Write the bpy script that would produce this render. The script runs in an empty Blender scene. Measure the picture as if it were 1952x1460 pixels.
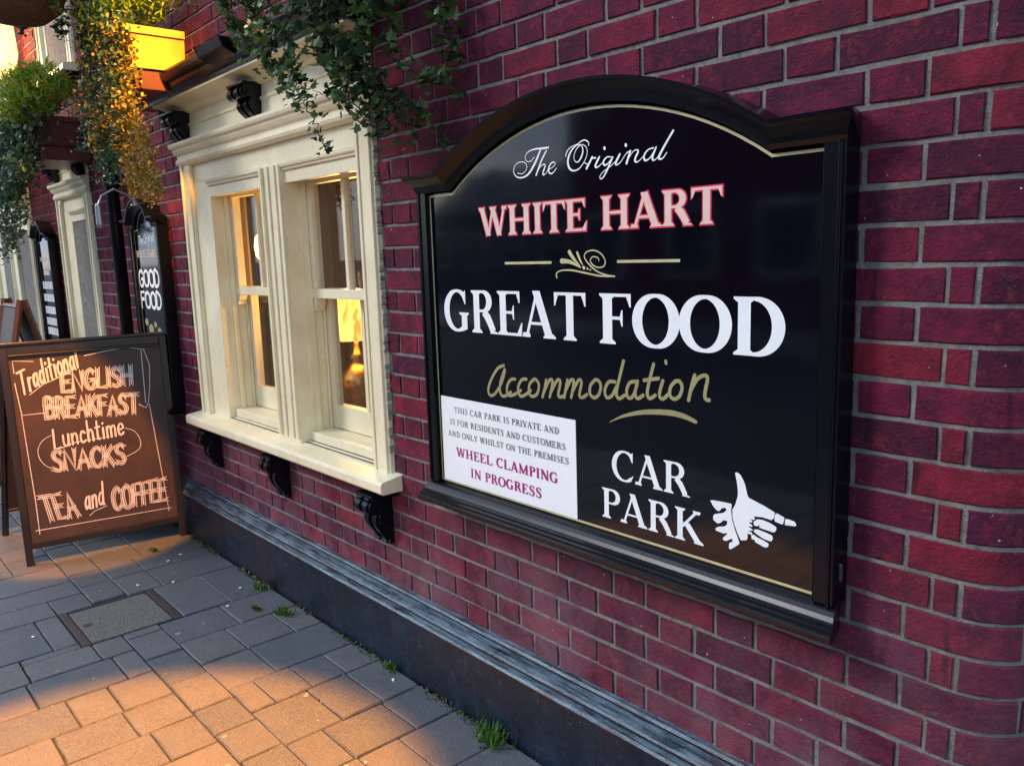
import bpy, math, random, json
from mathutils import Vector, Matrix, noise
from mathutils.geometry import tessellate_polygon
R = math.radians
random.seed(7)
SC = bpy.context.scene

# ---------------------------------------------------------------- camera
F_PX, YAW, PITCH, ROLL = 1556.844, 0.855522, -0.160767, -0.0327443
ca, sa, cb, sb, cr, sr = math.cos(YAW), math.sin(YAW), math.cos(PITCH), math.sin(PITCH), math.cos(ROLL), math.sin(ROLL)
fwd = Vector((-sa*cb, ca*cb, sb)); rt = Vector((ca, sa, 0)); up = rt.cross(fwd)
rt2 = cr*rt + sr*up; up2 = -sr*rt + cr*up
cam_d = bpy.data.cameras.new('camera'); cam = bpy.data.objects.new('camera', cam_d)
SC.collection.objects.link(cam)
cam.matrix_world = Matrix(((rt2.x, up2.x, -fwd.x, 0), (rt2.y, up2.y, -fwd.y, -1.59527), (rt2.z, up2.z, -fwd.z, 1.54638), (0, 0, 0, 1)))
cam_d.sensor_width = 36; cam_d.lens = F_PX/1952*36; cam_d.clip_start = 0.05; cam_d.clip_end = 900
SC.camera = cam

# ---------------------------------------------------------------- world, sun, exposure
W = bpy.data.worlds.new('World'); SC.world = W; W.use_nodes = True
SUN_EL, SUN_AZ = 34.0, 232.0            # azimuth, degrees counter-clockwise from +x, of the direction towards the sun
wn = W.node_tree; wn.nodes.clear()
wo = wn.nodes.new('ShaderNodeOutputWorld'); bg = wn.nodes.new('ShaderNodeBackground')
sky = wn.nodes.new('ShaderNodeTexSky'); sky.sky_type = 'NISHITA'; sky.sun_disc = False
sky.sun_elevation = R(SUN_EL); sky.sun_rotation = R(90-SUN_AZ); sky.air_density = 1.6; sky.dust_density = .3; sky.ozone_density = 3
tc = wn.nodes.new('ShaderNodeTexCoord'); mp = wn.nodes.new('ShaderNodeMapping'); mp.inputs['Scale'].default_value = (1, 1, 2.6)
nz = wn.nodes.new('ShaderNodeTexNoise'); nz.inputs['Scale'].default_value = 2.2; nz.inputs['Detail'].default_value = 6; nz.inputs['Roughness'].default_value = .58
rp = wn.nodes.new('ShaderNodeValToRGB'); rp.color_ramp.elements[0].position = .38; rp.color_ramp.elements[1].position = .62
mx = wn.nodes.new('ShaderNodeMixRGB'); mx.inputs[2].default_value = (5.4, 6.6, 8.6, 1)
wn.links.new(tc.outputs['Generated'], mp.inputs[0]); wn.links.new(mp.outputs[0], nz.inputs['Vector'])
wn.links.new(nz.outputs['Fac'], rp.inputs[0]); wn.links.new(rp.outputs[0], mx.inputs[0])
wn.links.new(sky.outputs[0], mx.inputs[1]); wn.links.new(mx.outputs[0], bg.inputs[0]); wn.links.new(bg.outputs[0], wo.inputs[0])
bg.inputs[1].default_value = 0.10
sd = bpy.data.lights.new('sun', 'SUN'); sd.energy = .85; sd.angle = R(16); sd.color = (1, .92, .92)
sun = bpy.data.objects.new('sun', sd); SC.collection.objects.link(sun)
sdir = Vector((math.cos(R(SUN_AZ))*math.cos(R(SUN_EL)), math.sin(R(SUN_AZ))*math.cos(R(SUN_EL)), math.sin(R(SUN_EL))))
sun.rotation_euler = sdir.to_track_quat('Z', 'Y').to_euler()
SC.view_settings.view_transform = 'Standard'; SC.view_settings.look = 'None'
SC.view_settings.exposure = 1.12; SC.view_settings.gamma = 1; SC.view_settings.use_curve_mapping = False
SC.render.engine = 'CYCLES'; SC.cycles.max_bounces = 6

def spot(name, loc, tgt, energy, size, blend, col, rad=.03):
    l = bpy.data.lights.new(name, 'SPOT'); l.energy = energy; l.spot_size = R(size); l.spot_blend = blend; l.color = col; l.shadow_soft_size = rad
    o = bpy.data.objects.new(name, l); SC.collection.objects.link(o); o.location = loc
    o.rotation_euler = (Vector(loc)-Vector(tgt)).to_track_quat('Z', 'Y').to_euler(); return o
SPOTS = [  # name, lamp head position, aimed at, watts, cone, blend
 ('spotlight_pavement', (-2.25, -1.20, 3.6), (-2.25, -1.25, 0), 1750, 33.5, .36),
 ('spotlight_board', (-3.35, -1.45, 3.2), (-4.76, -.62, .46), 640, 19, .30),
 ('spotlight_planter', (-3.05, -.42, 3.05), (-4.2, -.31, 2.40), 230, 40, .7)]
for a in SPOTS: spot(a[0]+'_light', *a[1:], (1, .50, .06) if 'planter' in a[0] else (1, .32, .016))

DATA = r'''{"orig":[[[[-1.7309,1.7559],[-1.7121,1.7532],[-1.6968,1.7609],[-1.6926,1.7714],[-1.7004,1.7814],[-1.7182,1.7848],[-1.7373,1.7806],[-1.7476,1.7668],[-1.7444,1.7541],[-1.7314,1.7451],[-1.7126,1.7428],[-1.6918,1.7475],[-1.6747,1.76],[-1.6594,1.7766],[-1.6461,1.7943],[-1.6366,1.8092]],[2,2,2,2,2,2,2,2.5,3,3.5,4,5,6,6.5,6,4]],
[[[-1.6624,1.7924],[-1.6737,1.784],[-1.6877,1.7825],[-1.6963,1.7887],[-1.6982,1.7962],[-1.6912,1.8051],[-1.6762,1.8107],[-1.6544,1.8126],[-1.6259,1.8111],[-1.6055,1.8111]],[2,2,2,2,2,2.5,3,4,5,4]],
[[[-1.6138,1.8039],[-1.6342,1.78],[-1.6564,1.744]],[4,5,5]],
[[[-1.6496,1.7529],[-1.6383,1.765],[-1.6239,1.7696],[-1.6199,1.7644],[-1.6282,1.751],[-1.6285,1.7427],[-1.6185,1.7454],[-1.6105,1.7529]],[2,2,3,4,5,4,2,2]],
[[[-1.6105,1.7529],[-1.5893,1.7603],[-1.5815,1.7673],[-1.5889,1.772],[-1.6012,1.7662],[-1.608,1.7527],[-1.602,1.7439],[-1.5898,1.7452],[-1.5774,1.7557]],[2,2,2,3,4,5,4,3,2]],
[[[-1.5427,1.7812],[-1.5374,1.7932],[-1.5222,1.803],[-1.5009,1.8069],[-1.4846,1.8133],[-1.4719,1.814],[-1.461,1.8072],[-1.4605,1.7994]],[2,3,2,2,3,3,3,2]],
[[[-1.4849,1.8044],[-1.5042,1.8043],[-1.5242,1.7907],[-1.5347,1.7701],[-1.5303,1.7513],[-1.5157,1.7431],[-1.4961,1.7458],[-1.4763,1.762],[-1.4657,1.781],[-1.4691,1.797],[-1.4816,1.8047]],[2,3,5,6,6,4,3,2,2,2,2]],
[[[-1.4849,1.8044],[-1.5011,1.7972],[-1.512,1.7814],[-1.5101,1.7676],[-1.4988,1.7631],[-1.4863,1.7742],[-1.4804,1.7893],[-1.4849,1.8044]],[2,2,2,2,3,5,4,2]],
[[[-1.4764,1.7597],[-1.4607,1.7537],[-1.4494,1.7671]],[2,2,3]],
[[[-1.4484,1.7703],[-1.4688,1.7444]],[5,6]],
[[[-1.4623,1.7539],[-1.451,1.7661],[-1.4375,1.767]],[2,3,4]],
[[[-1.4246,1.7678],[-1.4389,1.7471],[-1.4303,1.7441],[-1.4197,1.7497],[-1.411,1.7555]],[5,6,3,2,2]],
[[[-1.4071,1.7879],[-1.4065,1.7856]],[7,7]],
[[[-1.3823,1.763],[-1.3987,1.7652],[-1.411,1.7555],[-1.4076,1.7464],[-1.396,1.7496],[-1.3808,1.7622]],[2,3,5,5,3,2]],
[[[-1.3802,1.7632],[-1.3931,1.7428],[-1.4071,1.7232],[-1.4186,1.7143],[-1.424,1.7203],[-1.4115,1.7313],[-1.3871,1.7422],[-1.3691,1.7535]],[4,5,4,3,2,2,2,2]],
[[[-1.3572,1.7673],[-1.3716,1.7472],[-1.364,1.7439],[-1.3516,1.7517]],[5,6,3,2]],
[[[-1.3383,1.7876],[-1.3375,1.7854]],[7,7]],
[[[-1.3239,1.7712],[-1.3363,1.7438]],[5,6]],
[[[-1.3516,1.7517],[-1.3369,1.7669],[-1.3239,1.7712]],[2,2,4]],
[[[-1.3337,1.7499],[-1.3155,1.7692],[-1.3022,1.7716],[-1.3,1.7665],[-1.3086,1.7537],[-1.3087,1.7453],[-1.3002,1.7444],[-1.2862,1.7535]],[2,2,3,5,5,5,2,2]],
[[[-1.2533,1.7707],[-1.2696,1.7684],[-1.282,1.7562],[-1.2794,1.7455],[-1.267,1.7474],[-1.2533,1.7615],[-1.2474,1.7705]],[3,3,5,5,3,2,2]],
[[[-1.2458,1.7715],[-1.2566,1.7515],[-1.2548,1.743],[-1.2459,1.7452],[-1.2373,1.7526]],[4,6,4,2,2]],
[[[-1.1966,1.8022],[-1.2161,1.7788],[-1.236,1.7524],[-1.2373,1.7448],[-1.2272,1.7443],[-1.2148,1.7563]],[5,5,6,5,3,2]]],"accom":[[[[-1.8178,1.2122],[-1.848,1.2],[-1.8801,1.1627],[-1.8949,1.1315],[-1.8867,1.115],[-1.8635,1.1226],[-1.8317,1.1578],[-1.8134,1.1982]],[9.5,9.5,9.5,9.5,9.5,9.5,9.5,9.5]],
[[[-1.8148,1.2005],[-1.8376,1.1572],[-1.8371,1.1255],[-1.8189,1.1202],[-1.7905,1.1355]],[9.5,9.5,9.5,9.5,9.5]],
[[[-1.7692,1.176],[-1.7909,1.1715],[-1.8081,1.1457],[-1.8005,1.1247],[-1.775,1.13],[-1.746,1.1451]],[9.5,9.5,9.5,9.5,9.5,9.5]],
[[[-1.7201,1.1808],[-1.7411,1.1764],[-1.7577,1.151],[-1.7489,1.1281],[-1.7255,1.1355],[-1.7029,1.1497]],[9.5,9.5,9.5,9.5,9.5,9.5]],
[[[-1.6859,1.1841],[-1.7069,1.168],[-1.7101,1.1419],[-1.6968,1.1331],[-1.6762,1.1433],[-1.6678,1.1697],[-1.6792,1.1833],[-1.6859,1.1841]],[9.5,9.5,9.5,9.5,9.5,9.5,9.5,9.5]],
[[[-1.6375,1.1865],[-1.645,1.1606],[-1.6545,1.1365]],[9.5,9.5,9.5]],
[[[-1.6466,1.1535],[-1.6245,1.1869],[-1.6117,1.1845],[-1.6249,1.1399]],[9.5,9.5,9.5,9.5]],
[[[-1.6178,1.1566],[-1.5937,1.1899],[-1.5811,1.1866],[-1.5912,1.1482],[-1.5787,1.1451],[-1.5641,1.1535]],[9.5,9.5,9.5,9.5,9.5,9.5]],
[[[-1.5535,1.1947],[-1.5674,1.1451]],[9.5,9.5]],
[[[-1.5625,1.1626],[-1.5412,1.195],[-1.5291,1.1918],[-1.5407,1.1481]],[9.5,9.5,9.5,9.5]],
[[[-1.5347,1.1657],[-1.5121,1.1979],[-1.5002,1.1938],[-1.5102,1.1573],[-1.4971,1.1531],[-1.4821,1.1627]],[9.5,9.5,9.5,9.5,9.5,9.5]],
[[[-1.4521,1.2046],[-1.4686,1.1879],[-1.4703,1.1662],[-1.456,1.157],[-1.4385,1.1675],[-1.4312,1.1918],[-1.4406,1.2049],[-1.4521,1.2046]],[9.5,9.5,9.5,9.5,9.5,9.5,9.5,9.5]],
[[[-1.3819,1.2065],[-1.4029,1.2044],[-1.4173,1.1826],[-1.412,1.1629],[-1.3936,1.1692],[-1.3767,1.1953]],[9.5,9.5,9.5,9.5,9.5,9.5]],
[[[-1.3525,1.2629],[-1.3671,1.2171],[-1.378,1.1785],[-1.369,1.1648],[-1.3499,1.1753]],[9.5,9.5,9.5,9.5,9.5]],
[[[-1.3125,1.2142],[-1.3325,1.2094],[-1.3433,1.1885],[-1.3382,1.1705],[-1.3223,1.1764],[-1.309,1.2064]],[9.5,9.5,9.5,9.5,9.5,9.5]],
[[[-1.3073,1.2156],[-1.3154,1.1854],[-1.3077,1.1719],[-1.2896,1.1821]],[9.5,9.5,9.5,9.5]],
[[[-1.2562,1.2627],[-1.269,1.2226],[-1.2768,1.1896],[-1.2693,1.1764],[-1.2517,1.1864]],[9.5,9.5,9.5,9.5,9.5]],
[[[-1.2867,1.22],[-1.2416,1.2292]],[9.5,9.5]],
[[[-1.2283,1.2246],[-1.2393,1.1898],[-1.2295,1.1798],[-1.2124,1.1928]],[9.5,9.5,9.5,9.5]],
[[[-1.2195,1.2724],[-1.2185,1.2685]],[9.5,9.5]],
[[[-1.1908,1.2271],[-1.2042,1.2133],[-1.2076,1.1933],[-1.1956,1.1837],[-1.179,1.1926],[-1.1711,1.2148],[-1.179,1.2283],[-1.1908,1.2271]],[9.5,9.5,9.5,9.5,9.5,9.5,9.5,9.5]],
[[[-1.1352,1.247],[-1.1442,1.2195],[-1.1524,1.186]],[9.5,9.5,9.5]],
[[[-1.1479,1.2076],[-1.1284,1.2382],[-1.1083,1.2488],[-1.0995,1.2429],[-1.1059,1.2122],[-1.1058,1.1952],[-1.0947,1.1927]],[9.5,9.5,9.5,9.5,9.5,9.5,9.5]]],"swoosh":[[[[-1.4031,1.0984],[-1.3752,1.1124],[-1.3479,1.1236],[-1.29,1.1394],[-1.2149,1.1482],[-1.1672,1.1454],[-1.1325,1.1365]],[1.5,5,8,12,14,13,9]]],"scroll":[[[[-1.3793,1.4741],[-1.4081,1.4773],[-1.4424,1.4882],[-1.4722,1.5096],[-1.483,1.5263],[-1.4715,1.537],[-1.4463,1.5394],[-1.4218,1.5289],[-1.41,1.5107],[-1.4175,1.4982],[-1.4373,1.4966],[-1.4546,1.504],[-1.4619,1.515],[-1.4517,1.5239],[-1.4343,1.5201],[-1.432,1.5128]],[3,3.5,3.5,3.5,3,3,3,3,3,3,3,3,2.5,2.5,2.5,2]],
[[[-1.5857,1.4706],[-1.587,1.4814],[-1.5676,1.489],[-1.5299,1.4896],[-1.478,1.4821],[-1.4278,1.4748],[-1.3793,1.4741]],[4,3,3,4,4,4,3]],
[[[-1.5657,1.514],[-1.5346,1.5114],[-1.4956,1.4962]],[12,9,2]],
[[[-1.5365,1.5372],[-1.5211,1.5194],[-1.4971,1.4988]],[10,8,2]],
[[[-1.5076,1.5348],[-1.4987,1.5173],[-1.4893,1.5035]],[7,6,2]],
[[[-1.4858,1.4968],[-1.4843,1.4954]],[8,8]],
[[[-1.4726,1.4938],[-1.4711,1.4927]],[5,5]],
[[[-1.4625,1.4908],[-1.4615,1.4901]],[4,4]]],"hand":[[[-1.0246,1.0341],[-1.0187,1.036],[-1.0102,1.0316],[-1.0025,1.0203],[-0.9973,1.0093],[-0.9921,0.9894],[-0.9878,0.9827],[-0.9779,0.9803],[-0.9502,0.9729],[-0.923,0.9635],[-0.9243,0.9507],[-0.9305,0.9441],[-0.9529,0.9456],[-0.9756,0.9426],[-0.9714,0.9383],[-0.9738,0.9347],[-0.9854,0.9343],[-0.9779,0.9315],[-0.9795,0.9273],[-0.9886,0.926],[-0.9777,0.921],[-0.9785,0.9177],[-0.9892,0.9159],[-0.9767,0.9114],[-0.9783,0.9079],[-0.9899,0.9066],[-0.9782,0.9034],[-0.9798,0.8985],[-0.9906,0.8988],[-0.9896,0.8884],[-0.9929,0.8822],[-1.0072,0.8786],[-1.0167,0.8939],[-1.0256,0.9134],[-1.0301,0.9293],[-1.0303,0.9462],[-1.0227,0.9601],[-1.0171,0.9796],[-1.0164,0.9934],[-1.0201,1.0153]],
[[-0.9213,0.9609],[-0.9175,0.9626],[-0.8995,0.9572],[-0.9022,0.9427],[-0.9053,0.9405],[-0.9225,0.943],[-0.9235,0.9494]],
[[-0.8979,0.9546],[-0.8902,0.9557],[-0.875,0.9535],[-0.871,0.9465],[-0.874,0.9436],[-0.8983,0.9407]],
[[-0.9754,0.9298],[-0.9657,0.9381],[-0.9527,0.9396],[-0.9351,0.9371],[-0.9191,0.9313],[-0.9182,0.9256],[-0.922,0.9188],[-0.9283,0.9172],[-0.9605,0.9198],[-0.9598,0.9267],[-0.9654,0.9216],[-0.9736,0.9219]],
[[-0.9734,0.9122],[-0.9653,0.9149],[-0.9458,0.9129],[-0.9281,0.9091],[-0.9264,0.9028],[-0.9295,0.8961],[-0.9358,0.8952],[-0.9503,0.8968],[-0.9667,0.9032],[-0.9742,0.9074]],
[[-0.9806,0.8983],[-0.9749,0.9004],[-0.965,0.8961],[-0.9519,0.8934],[-0.9365,0.8891],[-0.9372,0.8822],[-0.9419,0.8779],[-0.95,0.8781],[-0.9705,0.8841],[-0.9714,0.8884],[-0.9796,0.8886]],
[[-1.091,0.9546],[-1.0821,0.9573],[-1.0365,0.9594],[-1.0321,0.958],[-1.0337,0.9423],[-1.0308,0.9214],[-1.0237,0.9015],[-1.0149,0.882],[-1.0105,0.8708],[-1.013,0.8671],[-1.0334,0.8501],[-1.0386,0.8511],[-1.0379,0.8638],[-1.0285,0.8708],[-1.0294,0.8761],[-1.0354,0.8745],[-1.0441,0.8677],[-1.0537,0.8668],[-1.0555,0.8718],[-1.0442,0.884],[-1.0443,0.8871],[-1.053,0.8834],[-1.0743,0.8853],[-1.0761,0.8903],[-1.0673,0.8964],[-1.0497,0.9014],[-1.0437,0.9091],[-1.0446,0.9158],[-1.0533,0.9154],[-1.0638,0.9059],[-1.07,0.9036],[-1.0817,0.9095],[-1.0826,0.9187],[-1.0782,0.9245],[-1.0535,0.9332],[-1.0458,0.9419],[-1.0484,0.946],[-1.0572,0.944],[-1.0659,0.9343],[-1.073,0.9351],[-1.082,0.9425]]],"board":{"FL":[-4.751,-0.86,0.0],"u":[0.15524,0.98788,0.0],"v":[-0.04585,0.0072,0.99892]},"chalkwords":[["Traditional",[0.0729,0.8949],[0.3505,1.013],[0.0662,1.0118],0],["ENGLISH",[0.2597,0.8893],[0.5959,0.8927],[0.2638,0.9878],1],["BREAKFAST",[0.1719,0.7672],[0.6126,0.7311],[0.1765,0.869],1],["Lunchtime",[0.1916,0.594],[0.5292,0.6257],[0.1902,0.695],0],["SNACKS",[0.1748,0.4791],[0.5194,0.4638],[0.1763,0.583],1],["TEA",[0.1151,0.2227],[0.2664,0.2191],[0.0925,0.3532],1],["and",[0.2996,0.2402],[0.3928,0.2617],[0.3035,0.3564],0],["COFFEE",[0.4349,0.2152],[0.7079,0.2252],[0.4368,0.3337],1]],"chalk":[[[0.1452,1.0621],[0.0534,1.0731],[0.0542,1.0103]],
[[0.0515,0.9578],[0.0645,0.7912],[0.1679,0.7905]],
[[0.382,1.0692],[0.6739,1.076],[0.667,0.7772],[0.6203,0.7782]],
[[0.6599,1.0724],[0.6547,0.7838]],
[[0.1102,0.8922],[0.1761,0.9389],[0.3144,0.9919]],
[[0.1833,0.6692],[0.1441,0.6493],[0.1164,0.6059],[0.1187,0.553],[0.1451,0.5103],[0.1777,0.4902]],
[[0.5353,0.6578],[0.5824,0.6329],[0.606,0.5791],[0.5946,0.5303],[0.5325,0.5019]],
[[0.212,0.5908],[0.2905,0.6154],[0.4557,0.6217]],
[[0.0632,0.7933],[0.0755,0.3256],[0.0751,0.1591]],
[[0.0593,0.1791],[0.7265,0.1736]],
[[0.6719,0.7716],[0.7005,0.3386],[0.7125,0.1576]],
[[0.3154,0.2092],[0.3439,0.2314],[0.4027,0.2467]]],"ivy":[[[-2.4087,-0.33,2.3512],[-2.5171,-0.323,2.2224],[-2.4789,-0.315,2.1054],[-2.4044,-0.307,1.9994],[-2.3408,-0.3,1.8816]],
[[-2.6209,-0.33,2.403],[-2.5843,-0.323,2.2681],[-2.6517,-0.315,2.2011],[-2.5709,-0.307,2.0891],[-2.4677,-0.3,2.0252]],
[[-2.305,-0.28,2.3492],[-2.3082,-0.255,2.1894],[-2.3336,-0.23,2.0897],[-2.2914,-0.205,2.0073],[-2.2137,-0.18,1.9749]],
[[-2.1611,-0.26,2.3169],[-2.2189,-0.22,2.1463],[-2.2062,-0.18,2.0428],[-2.157,-0.14,1.9931],[-2.0802,-0.1,1.9473],[-2.0358,-0.06,1.853]],
[[-2.0073,-0.22,2.2857],[-2.1286,-0.182,2.1922],[-2.0594,-0.145,2.0666],[-1.983,-0.107,2.043],[-1.9603,-0.07,1.9993]],
[[-1.9986,-0.08,2.3222],[-2.0235,-0.07,2.2441],[-2.0107,-0.06,2.1848],[-2.0039,-0.05,2.1117],[-2.061,-0.04,2.0483]],
[[-2.2651,-0.25,2.3445],[-2.4511,-0.224,2.2856],[-2.4147,-0.198,2.1549],[-2.439,-0.172,2.0649],[-2.3327,-0.146,1.9542],[-2.2545,-0.12,1.9139]],
[[-2.3321,-0.3,2.3524],[-2.4023,-0.29,2.2345],[-2.366,-0.28,2.1517],[-2.2311,-0.27,2.0978],[-2.244,-0.26,2.0107]],
[[-2.0515,-0.26,2.2897],[-2.1656,-0.23,2.2079],[-2.2849,-0.2,2.1308],[-2.2833,-0.17,2.0406],[-2.2788,-0.14,1.9635],[-2.1773,-0.11,1.9521],[-2.1416,-0.08,1.8871]],
[[-2.8996,-0.33,2.4881],[-2.8854,-0.327,2.3824],[-2.8428,-0.323,2.305],[-2.7597,-0.32,2.2208]],
[[-2.6943,-0.33,2.4371],[-2.7568,-0.327,2.3705],[-2.6669,-0.323,2.236],[-2.668,-0.32,2.162]]],"col":[[[-4.5629,-0.32,2.7326],[-4.6419,-0.34,2.4713],[-4.7603,-0.36,2.1237]],
[[-4.3945,-0.32,2.6958],[-4.3812,-0.34,2.4269],[-4.5671,-0.36,2.0]],
[[-4.1976,-0.32,2.6528],[-4.2202,-0.34,2.3995],[-4.4091,-0.36,1.9355]],
[[-4.0142,-0.32,2.6127],[-4.1431,-0.34,2.3863],[-4.1596,-0.36,2.0351]],
[[-4.314,-0.32,2.6782],[-4.5085,-0.34,2.4486],[-4.4054,-0.36,2.0605]],
[[-4.651,-0.32,2.7518],[-4.5523,-0.34,2.4561],[-4.6049,-0.36,2.2096]],
[[-4.1227,-0.32,2.6364],[-4.0683,-0.34,2.3736],[-4.3152,-0.36,1.9527]]],"tail":[[[-4.0328,-0.33,2.5708],[-4.0544,-0.34,2.3028],[-3.988,-0.35,2.0639],[-3.995,-0.36,1.8321]],
[[-4.1056,-0.33,2.5861],[-4.0914,-0.34,2.3086],[-3.8812,-0.35,2.0519],[-3.7891,-0.36,1.7959]],
[[-4.1805,-0.33,2.6018],[-4.129,-0.34,2.3145],[-4.0995,-0.35,2.0764],[-4.0542,-0.36,1.8834]],
[[-4.069,-0.33,2.5784],[-3.9818,-0.34,2.2914],[-3.8125,-0.35,2.0442],[-3.712,-0.36,1.8243]],
[[-4.2576,-0.33,2.618],[-4.2059,-0.34,2.3266],[-4.1378,-0.35,2.0807],[-3.8648,-0.36,1.8917]],
[[-4.3775,-0.33,2.6431],[-4.2451,-0.34,2.3328],[-4.2161,-0.35,2.0895],[-4.0048,-0.36,2.2479]],
[[-4.4605,-0.33,2.6605],[-4.6266,-0.34,2.3927],[-4.5094,-0.35,2.1225],[-4.2882,-0.36,2.3615]],
[[-4.6342,-0.33,2.697],[-4.5372,-0.34,2.3787],[-4.5094,-0.35,2.1225],[-4.3832,-0.36,2.2308]]]}'''
# ---------------------------------------------------------------- helpers
D = json.loads(DATA)
class MB:
    def __init__(s): s.v = []; s.f = []; s.r = []; s.smooth = False
    def add(s, vs, fs, r=None):
        n = len(s.v); s.v += [tuple(v) for v in vs]; s.f += [tuple(i+n for i in f) for f in fs]; s.r += [r or 0.0]*len(fs); return s
    def box(s, x0, x1, y0, y1, z0, z1):
        if x0 > x1: x0, x1 = x1, x0
        if y0 > y1: y0, y1 = y1, y0
        if z0 > z1: z0, z1 = z1, z0
        return s.add([(x0,y0,z0),(x1,y0,z0),(x1,y1,z0),(x0,y1,z0),(x0,y0,z1),(x1,y0,z1),(x1,y1,z1),(x0,y1,z1)],
                     [(0,3,2,1),(4,5,6,7),(0,1,5,4),(1,2,6,5),(2,3,7,6),(3,0,4,7)])
    def prism(s, poly, ax, a, b):
        # poly: 2D points; ax 'x': (y,z) extruded along x; 'y': (x,z) along y; 'z': (x,y) along z
        def P(u, w, t): return (t,u,w) if ax == 'x' else (u,t,w) if ax == 'y' else (u,w,t)
        n = len(poly); vs = [P(u,w,a) for u,w in poly]+[P(u,w,b) for u,w in poly]
        fs = [(i,(i+1)%n,(i+1)%n+n,i+n) for i in range(n)]
        t = tessellate_polygon([[Vector((u,w,0)) for u,w in poly]])
        return s.add(vs, fs+[tuple(q) for q in t]+[tuple(i+n for i in q[::-1]) for q in t])
    def tube(s, pts, r, n=8, cap=True):
        pts = [Vector(p) for p in pts]; k = len(pts); rs = r if isinstance(r, (list, tuple)) else [r]*k; vs = []
        for i, p in enumerate(pts):
            t = (pts[min(i+1,k-1)]-pts[max(i-1,0)]).normalized()
            a = t.cross(Vector((0,0,1)) if abs(t.z) < .9 else Vector((1,0,0))).normalized(); b = t.cross(a)
            vs += [p+rs[i]*(math.cos(2*math.pi*j/n)*a+math.sin(2*math.pi*j/n)*b) for j in range(n)]
        fs = [(i*n+j, i*n+(j+1)%n, (i+1)*n+(j+1)%n, (i+1)*n+j) for i in range(k-1) for j in range(n)]
        if cap: fs += [tuple(range(n))[::-1], tuple((k-1)*n+j for j in range(n))]
        return s.add(vs, fs)
    def lathe(s, prof, c, n=20, axis='z'):
        vs = []
        for r, h in prof:
            for j in range(n):
                a = 2*math.pi*j/n
                vs.append((c[0]+r*math.cos(a), c[1]+r*math.sin(a), c[2]+h) if axis == 'z' else (c[0]+h, c[1]+r*math.cos(a), c[2]+r*math.sin(a)))
        k = len(prof)
        return s.add(vs, [(i*n+j, i*n+(j+1)%n, (i+1)*n+(j+1)%n, (i+1)*n+j) for i in range(k-1) for j in range(n)]+[tuple(range(n))[::-1], tuple((k-1)*n+j for j in range(n))])
    def mesh(s, name, m, bevel=0):
        me = bpy.data.meshes.new(name); me.from_pydata(s.v, [], s.f); me.materials.append(m)
        if any(s.r):
            at = me.attributes.new('rnd', 'FLOAT', 'FACE'); at.data.foreach_set('value', s.r)
        me.update()
        if s.smooth: me.polygons.foreach_set('use_smooth', [True]*len(me.polygons))
        return me
    def build(s, name, m, parent=None, bevel=0, **k):
        o = bpy.data.objects.new(name, s.mesh(name, m)); SC.collection.objects.link(o); o.parent = parent
        if bevel:
            b = o.modifiers.new('bevel', 'BEVEL'); b.width = bevel; b.segments = 2; b.limit_method = 'ANGLE'; b.angle_limit = R(35)
        tag(o, **k); return o
def tag(o, label=None, cat=None, group=None, kind=None):
    for a, b in (('label', label), ('category', cat), ('group', group), ('kind', kind)):
        if b: o[a] = b
    return o
def empty(name, loc=(0,0,0), rot=(0,0,0), parent=None, **k):
    o = bpy.data.objects.new(name, None); SC.collection.objects.link(o); o.location = loc; o.rotation_euler = rot; o.parent = parent
    o.empty_display_size = .1; return tag(o, **k)
def inst(name, me, loc=(0,0,0), parent=None, rot=None):
    o = bpy.data.objects.new(name, me); SC.collection.objects.link(o); o.location = loc; o.parent = parent
    if rot is not None: o.rotation_euler = rot
    return o

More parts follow.
